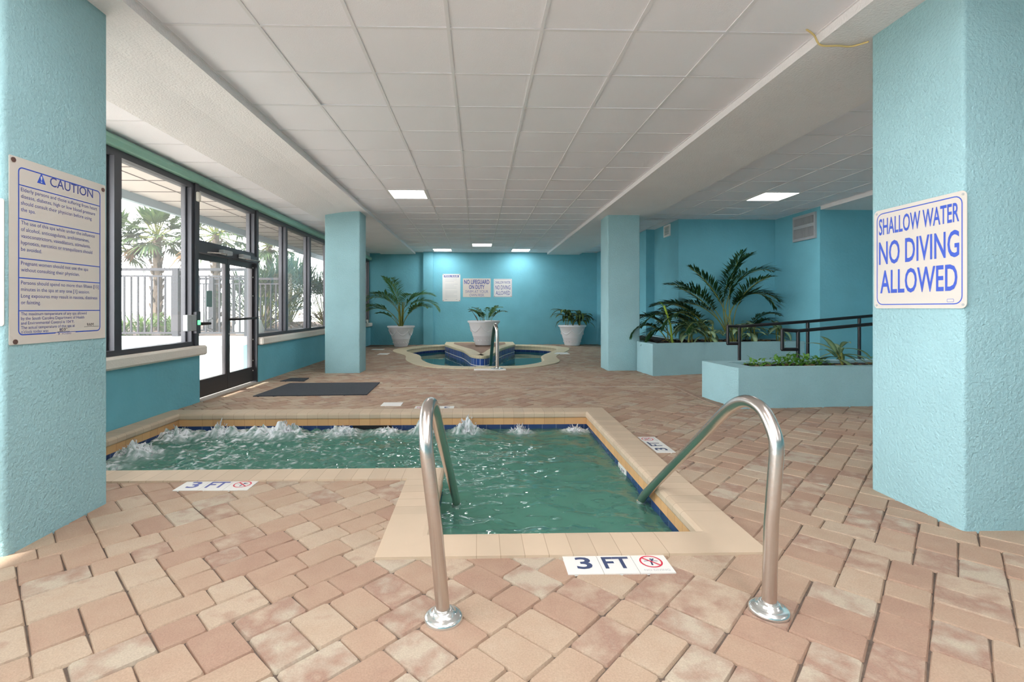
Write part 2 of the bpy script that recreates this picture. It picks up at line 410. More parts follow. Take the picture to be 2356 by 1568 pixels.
def watermat(name, tint, body, bodyf, rough=.02):
    m = bpy.data.materials.new(name); m.use_nodes = True; nt = m.node_tree; N = nt.nodes.new; Lk = nt.links.new
    nt.nodes.remove(nt.nodes['Principled BSDF'])
    a = N('ShaderNodeAttribute'); a.attribute_name = 'tone'; sp = N('ShaderNodeSeparateColor'); Lk(a.outputs['Color'], sp.inputs[0])
    r = N('ShaderNodeBsdfRefraction'); r.inputs[0].default_value = lin(tint); r.inputs['IOR'].default_value = 1.25; r.inputs['Roughness'].default_value = .03
    d = N('ShaderNodeBsdfDiffuse'); d.inputs[0].default_value = lin(body)
    m1 = N('ShaderNodeMixShader'); m1.inputs[0].default_value = bodyf; Lk(r.outputs[0], m1.inputs[1]); Lk(d.outputs[0], m1.inputs[2])
    g = N('ShaderNodeBsdfGlossy'); g.inputs['Roughness'].default_value = rough
    fr = N('ShaderNodeFresnel'); fr.inputs[0].default_value = 1.33
    m2 = N('ShaderNodeMixShader'); Lk(fr.outputs[0], m2.inputs[0]); Lk(m1.outputs[0], m2.inputs[1]); Lk(g.outputs[0], m2.inputs[2])
    fo = N('ShaderNodeBsdfDiffuse'); fo.inputs[0].default_value = lin((232, 236, 240))
    m3 = N('ShaderNodeMixShader'); Lk(sp.outputs[0], m3.inputs[0]); Lk(m2.outputs[0], m3.inputs[1]); Lk(fo.outputs[0], m3.inputs[2])
    Lk(m3.outputs[0], nt.nodes['Material Output'].inputs[0])
    return m
M['water'] = watermat('bubbling_spa_water', (180, 226, 210), (96, 152, 136), .55)
M['water_c'] = watermat('calm_water', (150, 216, 214), (60, 150, 160), .25, .01)
def foammat():
    m = bpy.data.materials.new('water_foam'); m.use_nodes = True; b = m.node_tree.nodes['Principled BSDF']
    b.inputs['Base Color'].default_value = lin((236, 238, 242)); b.inputs['Roughness'].default_value = .15
    b.inputs['Transmission Weight'].default_value = .45; b.inputs['IOR'].default_value = 1.2
    return m
M['foam'] = foammat()

# ------------------------------------------------------------------ plan
ZC = 3.065; ZB = 3.0; YF = 16.3; YR = -4.0; XW = -3.57
def xr(y): return 1.193 + (y - 2.58) * .0172     # right edge of the front pool
POOL = [(-.26, 2.58), (xr(2.58), 2.58), (xr(5.58), 5.58), (-3.36, 5.58), (-3.36, 3.66), (-.265, 3.66)]
TUB_I = spline([(-2.06, 13.95), (-1.5, 12.5), (-1.31, 11.4), (-.92, 10.4), (-.36, 10.07), (.27, 10.05), (.91, 10.2), (1.47, 11.0), (1.62, 12.3), (2.3, 14.2), (2.2, 15.1), (1.3, 15.72), (0.1, 15.76), (-1.05, 15.72), (-1.75, 15.1)], 6)

# ---- floor: sand base with the pool holes, tumbled pavers laid at 45 degrees
fb = MB()
flat(fb, [[(-3.8, YR), (6.6, YR), (6.6, YF), (-3.8, YF)], POOL, TUB_I], -.012)
fb.m = 1
def paver(cx, cy, hw, hh, ang, z=0, tone=None, gap=.0018, jit=.003):
    ca, sa = math.cos(ang), math.sin(ang); hw -= gap; hh -= gap
    ch = .009
    def ring(i, z, j):
        a, b, c = hw - i, hh - i, ch * (1 if i else .7)
        p = [(a - c, -b), (a, -b + c), (a, b - c), (a - c, b), (-a + c, b), (-a, b - c), (-a, -b + c), (-a + c, -b)]
        return [(x + j[k // 2][0], y + j[k // 2][1], z) for k, (x, y) in enumerate(p)]
    j = [(random.uniform(-jit, jit), random.uniform(-jit, jit)) for _ in range(4)]
    dz = random.uniform(-.0015, .0015); tx = random.uniform(-.008, .008); ty = random.uniform(-.008, .008)
    v = ring(0, -.014, j) + ring(.0015, -.006, j) + ring(.005, 0, j)
    v = [(cx + x * ca - y * sa, cy + x * sa + y * ca, z + zz + (dz + x * tx + y * ty if zz > -.01 else 0)) for x, y, zz in v]
    f = [(k, (k + 1) % 8, (k + 1) % 8 + 8, k + 8) for k in range(8)] + [(k + 8, (k + 1) % 8 + 8, (k + 1) % 8 + 16, k + 16) for k in range(8)]
    t = (random.random() if tone is None else tone, random.random(), 0)
    fb.add(v, f, True, None, [t] * 24); fb.add(v[16:], [tuple(range(8))], False, None, [t] * 8)
def blocked(pts, poly): return any(inside(p, poly) for p in pts)
cell = .0782
NU = int(22 / cell)
sky = [0] * NU
a45 = R(-45); cu, su = math.cos(a45), math.sin(a45)
LIM = int(20 / cell)
while True:
    h = min(sky)
    if h > LIM: break
    i0 = sky.index(h); L = 0
    while i0 + L < NU and sky[i0 + L] == h: L += 1
    if L == 2: ww = 2
    elif L == 3: ww = 3
    elif L == 4: ww = 2
    elif L == 1: ww = 1
    else: ww = random.choice((3, 3, 2))
    hh = 2 if ww == 3 else random.choice((2, 3, 3))
    if random.random() < .06 and ww == 3: hh = 4
    for k in range(ww): sky[i0 + k] = h + hh
    u = (i0 + ww / 2) * cell - 13.2; v = (h + hh / 2) * cell - 3.0
    x = u * cu - v * su; y = u * su + v * cu
    if not (-3.72 < x < 6.5 and .3 < y < YF - .05): continue
    ang = a45
    def hit(x, y, w, h):
        q = [(x + a * w * cell * cu - b * h * cell * su, y + a * w * cell * su + b * h * cell * cu) for a in (-.5, -.25, 0, .25, .5) for b in (-.5, -.25, 0, .25, .5)]
        return blocked(q, POOL) or blocked(q, TUB_I)
    if hit(x, y, ww, hh):                  # cut pavers at the pool edge
        for i in range(ww):
            for k in range(hh):
                uu, vv = u + (i + .5 - ww / 2) * cell, v + (k + .5 - hh / 2) * cell; xx, yy = uu * cu - vv * su, uu * su + vv * cu
                if not hit(xx, yy, 1, 1): paver(xx, yy, cell / 2, cell / 2, ang, 0, .5, -.001)
        continue
    paver(x, y, ww * cell / 2, hh * cell / 2, ang)
for x0 in range(22):                       # soldier course across the deck and the pale strip beside the planter
    paver(-1.42 + x0 * .2, 7.52 + x0 * .003, .1, .075, 0, .004, None, .004)
for k in range(13):
    paver(2.97 + .0075 * k, 5.85 + k * .245, .045, .122, 0, .005, .82)
fb.m = 2
fb.box(-1.5, 2.95, 7.415, 7.435, -.012, .003)
floor = struct(fb.build('floor', [M['joint'], M['paver'], M['conc']]), 'tan tumbled brick paver deck laid on the diagonal', 'floor')
rear = MB(); rear.box(-3.75, 6.6, YR, .42, -.1, -.004); struct(rear.build('floor_rear', M['conc']))

# ------------------------------------------------------------------ front pool
COPING = [(.235, -.02), (.235, .012), (.03, .014), (.008, .012), (-.006, .004), (-.012, -.008), (-.012, -.04), (-.007, -.05)]
CFACE = [(-.007, -.05), (0, -.058), (0, -.128)]
pool = thing('spa_pool', 'large L-shaped spa pool of churning green water sunk in the front deck', 'pool', (-.5, 4, 0))
def cut_corners(path, d):
    o = []
    for i, p in enumerate(path):
        for q in (path[i - 1], None, path[(i + 1) % len(path)]):
            if q is None: o.append(p)
            else: v = (Vector(q) - Vector(p)).normalized() * d; o.append((p[0] + v.x, p[1] + v.y))
    return o
PC = cut_corners(POOL, .25)
mb = MB()
for i in range(0, len(PC), 3):
    wd = [.87 if x < -3.3 and 3.8 < y < 5.5 else 1 for x, y in PC]
    j = (i + 3) % len(PC)
    for mb.m, pr in ((0, COPING), (1, CFACE)):
        sweep(mb, PC[i:i + 3], pr, False, wd[i:i + 3], .06); sweep(mb, [PC[i + 2], PC[j]], pr, False, [wd[i + 2], wd[j]])
mb.build('coping', [M['coping'], M['coping_face']], pool)
mb = MB(); sweep(mb, POOL, [(.002, -.126), (.002, -.30)]); mb.build('waterline_tile', M['btile'], pool)
mb = MB(); sweep(mb, POOL, [(.004, -.29), (.004, -.98)]); mb.box(-3.56, 1.5, 2.4, 5.8, -1.05, -.975)
mb.box(-3.355, 1.235, 5.2, 5.575, -.98, -.5); mb.box(-3.355, -2.95, 3.67, 5.2, -.98, -.5)
mb.box(-.25, 1.24, 2.6, 3.3, -.98, -.42); mb.box(-.25, 1.24, 3.3, 3.62, -.98, -.7)
mb.build('basin', M['water_pl'], pool)
mb = MB(); mb.box(-.255, 1.19, 3.25, 3.301, -.43, -.415); mb.box(-.255, 1.19, 3.297, 3.303, -.5, -.415); mb.build('step_nosing', M['btile'], pool)
JETS = [(-3.2, 5.3, .11, .22), (-2.78, 5.36, .13, .18), (-2.1, 5.36, .15, .2), (-2.4, 5.4, .07, .2), (-1.5, 5.42, .08, .2), (-.6, 5.38, .14, .15), (-.12, 5.42, .17, .17), (.46, 5.44, .07, .13), (1.1, 5.45, .06, .14), (-3.2, 4.66, .13, .2), (-3.22, 4.2, .06, .2), (-1.0, 5.45, .05, .15)]
ZW = -.18
wm = MB()
def wave(x, y):
    turb = max(0, min(1, (.6 - x) / 2.6)) * (.35 + .65 * max(0, min(1, (y - 3.2) / 2)))
    n1 = noise.noise((x * 2.6, y * 3.6, 1.3)); n2 = noise.noise((x * 6 + 3, y * 8.5, 7.1)); n3 = noise.noise((x * 15, y * 21, 2.2)); n4 = noise.noise((x * 38, y * 46, 5.5))
    r2 = 1 - abs(n2) * 2.2; r3 = 1 - abs(n3) * 2.2
    z = n1 * .02 + n2 * (.012 + .016 * turb) + n3 * (.005 + .012 * turb) + n4 * (.0005 + .005 * turb) + max(0, r3) ** 2 * .012 * turb
    foam = max(0, (n3 * .8 + n4 * .6 + r2 * .55 - .92 + turb * .42)) * turb * 1.7
    for jx, jy, jh, jr in JETS:
        d = math.hypot(x - jx, (y - jy) * 1.25) / jr
        if d < 2.2:
            k = math.exp(-d * d * 1.3); s = .45 + .9 * noise.noise((x * 13 + jx * 7, y * 13, jx)) + .55 * abs(noise.noise((x * 34, y * 34, jx * 3)))
            z += jh * k * max(.0, s); foam += k * (1.0 + n4 * 1.4) * .95
    return z, max(0, min(1, foam))
def wgrid(fx0, fx1, y0, y1, st):
    ny = int((y1 - y0) / st) + 1; nx = int((fx1(y1) - fx0(y1)) / st) + 1
    vs, cs = [], []
    for j in range(ny + 1):
        y = y0 + (y1 - y0) * j / ny
        for i in range(nx + 1):
            x = fx0(y) + (fx1(y) - fx0(y)) * i / nx
            z, f = wave(x, y); vs.append((x, y, ZW + z)); cs.append((f, 0, 0))
    wm.add(vs, [(j * (nx + 1) + i, j * (nx + 1) + i + 1, (j + 1) * (nx + 1) + i + 1, (j + 1) * (nx + 1) + i) for j in range(ny) for i in range(nx)], True, None, cs)
wgrid(lambda y: -3.36, xr, 3.66, 5.58, .0135)
wgrid(lambda y: -.262, xr, 2.58, 3.66, .0135)
wm.build('water', M['water'], pool)
sp = MB()
for jx, jy, jh, jr in JETS:
    for k in range(int(70 * jh / .1)):
        a = random.uniform(0, 2 * math.pi); d = random.random() ** .6 * jr * .95
        x = jx + math.cos(a) * d; y = min(5.56, jy + math.sin(a) * d * .8); x = max(-3.34, x)
        up = max(0, 1 - d / jr) * jh * random.uniform(.3, 1.35)
        r = random.uniform(.002, .008); ln = random.uniform(1, 2.8)
        t = Vector((math.cos(a) * .5, math.sin(a) * .4, random.uniform(.3, 1.4))).normalized() * r * ln * 1.6
        c = Vector((x, y, ZW + .012 + up))
        sp.tube([c - t, c - t * .4, c + t * .4, c + t], [r * .25, r, r * .8, r * .15], 6)
sp.build('splash', M['foam'], pool, 'stuff')
sk = MB(); sk.cbox(-1.42, -.98, 5.571, 5.579, -.2, -.128, .002)
sk.build('skimmer_opening', M['black'], pool)

# ------------------------------------------------------------------ handrails
def rail(base, lean, label, tip):
    bx, by = base
    t = thing('pool_handrail', label, 'handrail', (bx, by, 0), 'handrails of the front spa pool')
    ex = tip[0]
    top = bx + lean
    path = [(bx, by, .01), (bx + lean * .5, by + .01, .35), (top, by + .0, .62)]
    arc = spline([(top, by, .62), (top + lean * .12, by + .015, .69), (top + lean * .2, by + .1, .775), (top + lean * .15, by + .225, .79), (top + lean * .1, by + .36, .735), (top, by + .53, .61)], 6, False)
    path += arc[1:]
    e = Vector((ex, tip[1], -.12)); s = Vector(arc[-1])
    path += [tuple(s.lerp(e, k)) for k in (.25, .5, .75, .97)]
    path += [(ex, tip[1] + .03, -.155), (ex, tip[1] + .04, -.2), (ex, tip[1] + .04, -.6), (ex, tip[1] + .04, -.97)]
    mb = MB(); mb.tube(path, .0272, 24); mb.build('rail', M['chrome'], t)
    mb = MB(); mb.tube([(ex, tip[1] + .037, -.185), (ex, tip[1] + .038, -.165)], .033, 20); mb.build('collar', M['flange'], t)
    mb = MB()
    mb.lathe([(.074, .0), (.075, .008), (.070, .016), (.058, .021), (.046, .024), (.042, .033), (.035, .038), (.028, .039), (.024, .036)], (bx, by, .001), 36)
    mb.build('flange', M['flange'], t)
    return t
rail((-.134, 1.892), -.062, 'left steel handrail curving over the near pool coping', (-.152, 3.38))
rail((1.153, 1.905), .03, 'right steel handrail curving over the near pool coping, beside the depth marker', (1.158, 3.4))

# ------------------------------------------------------------------ rear whirlpool
tub = thing('whirlpool_tub', 'small clover-shaped whirlpool with cobalt tiles and a raised peninsula, near the far wall', 'pool', (0, 13, 0))
mb = MB(); sweep(mb, TUB_I, [(.36, -.02), (.36, .012), (.04, .016), (.01, .012), (-.01, 0), (-.012, -.03), (0, -.05), (0, -.13)])
mb.build('coping', M['coping_far'], tub)
mb = MB(); sweep(mb, TUB_I, [(.002, -.128), (.002, -.235)]); mb.build('waterline_tile', M['btile'], tub)
mb = MB(); sweep(mb, TUB_I, [(.004, -.23), (.004, -.95)]); mb.box(-2.5, 2.8, 9.8, 16.2, -1.05, -.945); mb.build('basin', M['water_pl'], tub)
ISL = spline([(-1.0, 14.8), (-.62, 13.5), (-.4, 12.8), (-.25, 12.0), (-.16, 11.45), (.0, 11.15), (.2, 11.2), (.38, 11.85), (.56, 12.95), (.78, 13.8), (1.1, 14.7)], 5, False)
ISLC = ISL + [(1.12, 15.74), (-1.02, 15.74)]
mb = MB(); mb.m = 0
n = len(ISLC)
sweep(mb, ISLC, [(0, .055), (0, -.95)], True)
mb.build('peninsula_wall', M['btile_f'], tub)
mb = MB(); sweep(mb, ISLC, [(0.002, -.115), (0.006, -.115), (.006, -.1), (.002, -.1)]); mb.build('tile_course_line', M['white'], tub)
mb = MB(); sweep(mb, ISLC, [(0, .05), (.016, .055), (.02, .075), (.02, .1), (.01, .118), (-.01, .122), (-.26, .122), (-.26, .1)]); mb.build('peninsula_coping', M['coping_far'], tub)
mb = MB(); flat(mb, [ISLC], .112)
mb.build('peninsula_paving', M['paver'], tub)
wm = MB()
xs = 40
for j in range(xs):
    for i in range(xs):
        x = -2.1 + 4.5 * i / xs; y = 10 + 5.9 * j / xs; q = [(x, y), (x + 4.5 / xs, y), (x + 4.5 / xs, y + 5.9 / xs), (x, y + 5.9 / xs)]
        if any(inside(p, TUB_I) for p in q):
            wm.add([(a, b, -.2 + .004 * noise.noise((a * 2, b * 2, 0))) for a, b in q], [(0, 1, 2, 3)], True, None, [(0, 0, 0)] * 4)
wm.build('water', M['water_c'], tub)
t = thing('tub_handrail', 'slim bent steel rail at the front edge of the rear whirlpool', 'handrail', (.377, 9.62, 0))
mb = MB(); p = spline([(.377, 9.62, 0), (.377, 9.62, .4), (.376, 9.62, .7), (.36, 9.66, .83), (.34, 9.85, .86), (.32, 10.1, .7), (.3, 10.4, .4), (.28, 11.0, -.1), (.28, 11.05, -.3), (.28, 11.05, -.9)], 6, False)
mb.tube(p, .036, 16); mb.build('rail', M['chrome'], t)
mb = MB(); mb.lathe([(.13, 0), (.13, .012), (.07, .03), (.03, .032)], (.377, 9.62, .001), 24); mb.build('flange', M['flange'], t)

# ------------------------------------------------------------------ walls and columns
def column(nm, x0, x1, y0, y1, label):
    mb = MB(); mb.prism(rrect(x0, x1, y0, y1, .02), -.012, ZB + .005, True); struct(mb.build(nm, M['teal']), label, 'column')
column('column_1', -2.92, -2.285, 2.42, 3.075, 'near left teal stucco column bearing the caution sign')
column('column_2', 2.615, 3.25, 2.56, 3.18, 'near right teal stucco column bearing the shallow water sign')
column('column_3', -2.84, -2.195, 9.12, 9.62, 'far left teal column between the windows and the whirlpool')
column('column_4', 2.5, 3.125, 9.35, 9.9, 'far right teal column beside the rear planter')
mb = MB(); mb.box(XW - .3, 4.3, YF, YF + .25, -.2, 3.4); struct(mb.build('wall_back', M['teal_far']), 'teal painted far wall with three notices', 'wall')
for nm, bx, lb in (('wall_right', (3.99, 4.3, 11.5, YF), 'teal wall running to the far wall behind the far right column'), ('wall_alcove_side', (4.19, 4.4, 10.1, 11.5), 'teal alcove side wall with the small white vent'),
                   ('wall_alcove', (4.4, 6.5, 10.1, 10.35), 'teal alcove wall behind the planter palms'), ('wall_alcove_end', (6.24, 6.5, 8.75, 10.1), 'teal alcove wall with the large grey grille'),
                   ('wall_ramp', (6.5, 8.1, 8.75, 9.0), 'shaded teal wall above the ramp'), ('wall_side', (7.9, 8.1, YR, 8.75), None)):
    mb = MB(); mb.box(*bx, -.2, 3.4); struct(mb.build(nm, M['teal_far']), lb, 'wall')
mb = MB(); mb.box(6.6, 8, YR, 8.75, -.1, -.004); struct(mb.build('floor_side', M['conc']))
mb = MB(); mb.box(-1.81, -1.49, YF - .13, YF - .001, -.012, ZC + .003); struct(mb.build('pilaster', M['teal_far']), 'shallow teal pilaster on the far wall', 'pilaster')
# window wall: low teal wall, door gap between 6.36 and 8.0
mb = MB()
for a, b in ((YR, 6.36), (8.03, YF)): mb.box(XW - .24, XW, a, b, -.2, .6)
struct(mb.build('wall_left', M['teal_far']), 'low teal wall under the windows', 'wall')
mb = MB()
mb.cbox(XW - .3, XW + .07, YR, 6.42, .605, .725, .02); mb.cbox(XW - .3, XW + .07, 8.05, YF - .01, .605, .725, .02)
struct(mb.build('trim_1', M['sill']), 'off-white stone window sill', 'sill')
HZ = 2.79
wl = MB()
wl.box(XW - .3, XW - .02, YR, YF, HZ + .0, 3.4)
struct(wl.build('wall_left_header', M['cream']))
mb = MB(); mb.prism([(XW - .05, HZ - .005), (XW + .03, HZ + .005), (XW + .055, HZ + .05), (XW + .04, HZ + .1), (XW - .05, HZ + .115)], YR, YF - .01)
mb.v = [(x, z, y) for x, y, z in mb.v]
struct(mb.build('trim_2', M['green']), 'green rounded trim along the top of the windows', 'trim')
def bay(nm, y0, y1, z0=.726, z1=HZ, glass=True):
    fr = MB(); x0, x1 = XW - .16, XW - .03
    fr.box(x0, x1, y0, y0 + .05, z0, z1); fr.box(x0, x1, y1 - .05, y1, z0, z1)
    fr.box(x0, x1, y0 + .05, y1 - .05, z0, z0 + .055); fr.box(x0, x1, y0 + .05, y1 - .05, z1 - .07, z1)
    fr.box(x0 + .035, x1 - .06, y0 + .05, y0 + .075, z0 + .055, z1 - .07); fr.box(x0 + .035, x1 - .06, y1 - .075, y1 - .05, z0 + .055, z1 - .07)
    o = struct(fr.build(nm, M['frame']), *WL[nm])
    g = MB(); g.box(XW - .105, XW - .099, y0 + .05, y1 - .05, z0 + .055, z1 - .07); g.build('pane', M['glass'], o)
    return o
WL = {'window_1': ('dark framed window partly behind the near left column', 'window'), 'window_2': ('wide dark framed window left of the glass doors', 'window'),
      'window_3': ('transom window above the glass doors', 'window'), 'window_4': ('dark framed window just right of the glass doors', 'window'),
      'window_5': ('second dark framed window right of the glass doors', 'window'), 'window_6': ('dark framed window cut by the far left column', 'window')}
for k in range(7, 14): WL['window_%d' % k] = ('dark framed window', 'window')
bay('window_1', 3.5, 4.98); bay('window_2', 4.98, 6.28)
bay('window_4', 8.06, 9.28); bay('window_5', 9.28, 10.57); bay('window_6', 10.57, 11.9)
bay('window_7', 11.9, 13.2); bay('window_8', 13.2, 14.6); bay('window_9', 14.6, 16.25)
bay('window_10', .9, 2.2); bay('window_11', 2.2, 3.5); bay('window_12', -.6, .9); bay('window_13', -2.4, -.6)
mb = MB(); mb.box(XW - .17, XW - .01, 6.28, 6.36, 0, HZ); mb.box(XW - .17, XW - .01, 8.0, 8.06, 0, HZ); mb.box(XW - .17, XW - .01, 6.36, 8.0, 1.93, 2.03)
struct(mb.build('trim_3', M['frame']), 'dark door frame with header', 'door frame')
bay('window_3', 6.36, 8.0, 2.03, HZ)
mb = MB(); mb.box(XW - .3, XW + .02, 6.36, 8.0, -.012, .012); struct(mb.build('trim_4', M['patio']), 'metal door threshold, pale to stand in for sunlight', 'threshold')  # pale patio colour paints in the sunlit strip at the doors
# glass doors
def leaf(nm, y0, y1, label):
    d = thing(nm, label, 'door', (XW - .08, y0, 0)); d['kind'] = 'structure'
    x0, x1 = XW - .11, XW - .06
    mb = MB(); mb.box(x0, x1, y0, y0 + .06, .03, 1.92); mb.box(x0, x1, y1 - .06, y1, .03, 1.92); mb.box(x0, x1, y0 + .06, y1 - .06, 1.84, 1.92)
    mb.build('stile_frame', M['frame_d'], d)
    mb = MB(); mb.box(x0 - .001, x1 + .001, y0 + .06, y1 - .06, .03, .26); mb.build('kick_rail', M['frame_d'], d)
    mb = MB(); mb.box(XW - .088, XW - .082, y0 + .06, y1 - .06, .26, 1.84); mb.build('pane', M['glass'], d)
    return d
d1 = leaf('door_1', 6.37, 7.17, 'left leaf of the dark framed glass double door, with a grey notice')
mb = MB(); mb.box(XW - .081, XW - .079, 6.66, 6.8, 1.22, 1.44); mb.build('notice', mat('grey_green_notice', (120, 150, 146), .6), d1)
mb = MB(); mb.tube([(XW - .058, 6.42, 1.0), (XW - .0, 6.42, 1.0), (XW - .0, 6.6, 1.0)], .02, 8); mb.build('push_paddle', M['black'], d1)
mb = MB(); mb.tube([(XW - .12, 6.88, .9), (XW - .18, 6.88, .92), (XW - .18, 6.88, 1.04), (XW - .12, 6.88, 1.06)], .015, 8); mb.build('pull_handle', M['black'], d1)
d2 = leaf('door_2', 7.18, 7.99, 'right leaf of the dark framed glass double door, with a push bar')
mb = MB(); mb.tube([(XW - .06, 7.22, 1.04), (XW + .03, 7.26, 1.04), (XW + .03, 7.9, 1.045), (XW - .06, 7.94, 1.045)], .017, 10); mb.build('push_bar', M['black'], d2)
for z in (.2, .36, .7, 1.05, 1.4, 1.7, 1.85):
    mb = MB(); mb.ell((XW - .056, 7.965, z), .006, .011, .011); mb.build('hinge_screw', M['white'], d2)
mb = MB(); mb.ell((XW - .056, 7.215, .83), .006, .014, .014); mb.build('lock', M['grey'], d2)
def closer(y, dy, label):
    t = thing('door_closer', label, 'door closer', (XW + .02, y, 1.98), 'door closers over the glass doors')
    mb = MB(); mb.cbox(XW - .01, XW + .07, y - .12, y + .12, 1.95, 2.01, .008); mb.build('body', M['grey'], t)
    mb = MB(); mb.tube([(XW + .04, y, 1.945), (XW + .16, y + dy * .5, 1.94), (XW + .02, y + dy, 1.935)], .008, 6); mb.build('arm', M['chrome'], t)
closer(6.95, -.45, 'grey door closer with folded arm above the left door leaf')
closer(7.5, .48, 'grey door closer with folded arm above the right door leaf')
t = thing('card_reader', 'grey access reader with a green light on the window post left of the doors', 'access reader', (XW - .01, 6.2, 1.02))
mb = MB(); mb.cbox(XW - .03, XW + .03, 6.05, 6.14, .92, 1.12, .006); mb.cbox(XW - .03, XW + .03, 6.15, 6.24, .92, 1.12, .006); mb.build('body', M['grey'], t)
mb = MB(); mb.cbox(XW - .03, XW + .02, 6.26, 6.35, .88, 1.16, .005); mb.build('backplate', M['frame'], t)
mb = MB(); mb.cbox(XW + .015, XW + .028, 6.275, 6.335, .99, 1.05, .004); mb.build('indicator', M['led'], t)
t = thing('door_sensor', 'small beige alarm sensor high on the post left of the transom', 'sensor', (XW, 6.32, 2.62))
mb = MB(); mb.cbox(XW - .012, XW + .03, 6.285, 6.345, 2.56, 2.68, .01); mb.build('case', M['sill'], t)

# ------------------------------------------------------------------ ceiling
def ceil_grid(nm, x_lines, y0, y1, lights, z=ZC, step=.635, yo=3.267, label=None):
    mb = MB(); g = MB()
    k = math.floor((y0 - yo) / step)
    ys = [y0] + [yo + step * i for i in range(k + 1, 60) if y0 < yo + step * i < y1] + [y1]
    for i in range(len(x_lines) - 1):
        for j in range(len(ys) - 1):
            if (i, j) in lights: continue
            a, b, c, d = x_lines[i] + .008, x_lines[i + 1] - .008, ys[j] + .008, ys[j + 1] - .008
            if d - c < .02: continue
            dz = [random.uniform(.003, .008) for _ in range(4)]
            if random.random() < .14: dz[random.randrange(4)] += random.uniform(-.012, .008)
            mb.m = 0; mb.add([(a, c, z + dz[0]), (b, c, z + dz[1]), (b, d, z + dz[2]), (a, d, z + dz[3])], [(3, 2, 1, 0)])
    mb.m = 1
    for x in x_lines: mb.box(x - .012, x + .012, y0, y1, z, z + .012)
    for y in ys: mb.box(x_lines[0], x_lines[-1], y - .012, y + .012, z + .0005, z + .012)
    mb.m = 2; mb.box(x_lines[0], x_lines[-1], y0, y1, z + .03, z + .06)
    struct(mb.build(nm, [M['tile'], M['tbar'], M['black']]), label, 'ceiling')
    return ys
def lamp(x0, x1, y0, y1, z, label):
    t = thing('ceiling_light', label, 'ceiling light', ((x0 + x1) / 2, (y0 + y1) / 2, z), 'square ceiling light panels')
    mb = MB(); P = Plane((x0, y1, z), (1, 0, 0), (0, -1, 0))
    for a, b, c, d in ((x0, x1, y0, y0 + .025), (x0, x1, y1 - .025, y1), (x0, x0 + .025, y0 + .025, y1 - .025), (x1 - .025, x1, y0 + .025, y1 - .025)): mb.box(a, b, c, d, z - .004, z + .02)
    mb.build('frame', M['white'], t)
    mb = MB(); mb.box(x0 + .025, x1 - .025, y0 + .025, y1 - .025, z + .002, z + .01); mb.build('diffuser', M['panel'], t)
XL = [-2.08 + .6271 * i for i in range(8)]
ys0 = [YR] + [3.267 + .635 * i for i in range(math.floor((YR - 3.267) / .635) + 1, 60) if YR < 3.267 + .635 * i < YF] + [YF]
def cellj(y): return max(j for j in range(len(ys0) - 1) if ys0[j] <= y)
main = [(1, 8.0, 'lit square ceiling panel nearest the camera, above the black mat'), (3, 14.1, 'lit square ceiling panel over the whirlpool, centre of the far three'), (1, 15.6, 'lit square ceiling panel close to the far wall, above the rules notice'), (5, 15.6, 'lit square ceiling panel close to the far wall, right of the notices'),
        (1, 1.6, ''), (5, 1.6, ''), (3, 0.3, ''), (1, 0.3, ''), (5, 0.3, ''), (1, -1.2, ''), (5, -1.2, '')]  # panels without a label are unseen, added to brighten the room
lc = {(i, cellj(y)) for i, y, _ in main}
ys = ceil_grid('ceiling', XL, YR, YF, lc, label='white suspended tile ceiling over the pools')
for i, y, lb in main:
    j = cellj(y); lamp(XL[i] + .012, XL[i + 1] - .012, ys[j] + .012, ys[j + 1] - .012, ZC, lb or 'added light panel in the ceiling, out of view, brightening the room')
XR = [3.39, 3.97, 4.597, 5.224, 5.851, 6.25]
cj = cellj(8.0)
cj2 = [cellj(y) for y in (3.6, .5, -2)]  # extra panels out of view, added for more light
ceil_grid('ceiling_right', XR, YR, 10.1, {(2, cj)} | {(2, j) for j in cj2}, label='grey tile ceiling strip over the planters')
ceil_grid('ceiling_right_far', [3.39, 3.97, 4.2], 10.1, YF, set())
lamp(XR[2] + .012, XR[3] - .012, ys[cj] + .012, ys[cj + 1] - .012, ZC, 'lit square ceiling panel above the right-hand planters')
for j in cj2: lamp(XR[2] + .012, XR[3] - .012, ys[j] + .012, ys[j + 1] - .012, ZC, 'added light panel, unseen behind the near right column, brightening the room')
YS = 11.3
ceil_grid('ceiling_left', [XW, -3.03], YR, YS, set(), 2.905, label='narrow tile ceiling strip above the windows')
ceil_grid('ceiling_left_far', [XW, -3.2], YS, YF, set(), 3.03)
mb = MB()
mb.prism([(-3.035, 2.9), (-2.75, 2.945), (-2.5, 2.985), (-2.3, ZB), (-2.082, ZB), (-2.082, 3.3), (-3.035, 3.3)], -YS, -YR); mb.v = [(x, -z, y) for x, y, z in mb.v]
mb.box(-3.22, -2.082, YS, YF, ZB, 3.3); struct(mb.build('beam_left', M['cream']), 'broad cream plaster beam along the window side', 'beam')
mb = MB(); mb.box(2.312, 3.388, YR, YF, ZB, 3.3); struct(mb.build('beam_right', M['cream']), 'broad cream plaster beam over the right-hand columns', 'beam')
mb = MB(); mb.box(6.252, 8, YR, 9, ZB, 3.3); struct(mb.build('beam_far_right', M['cream']), 'cream plaster soffit beyond the planters', 'beam')
mb = MB(); mb.box(-3.9, 8.2, YR - .2, YF + .2, 3.3, 3.5); struct(mb.build('roof_slab', M['conc']))
# rear wall behind the camera 
mb = MB()
mb.box(-3.8, 8.1, YR - .2, YR, -.2, 3.4); struct(mb.build('wall_rear', M['teal_far']))

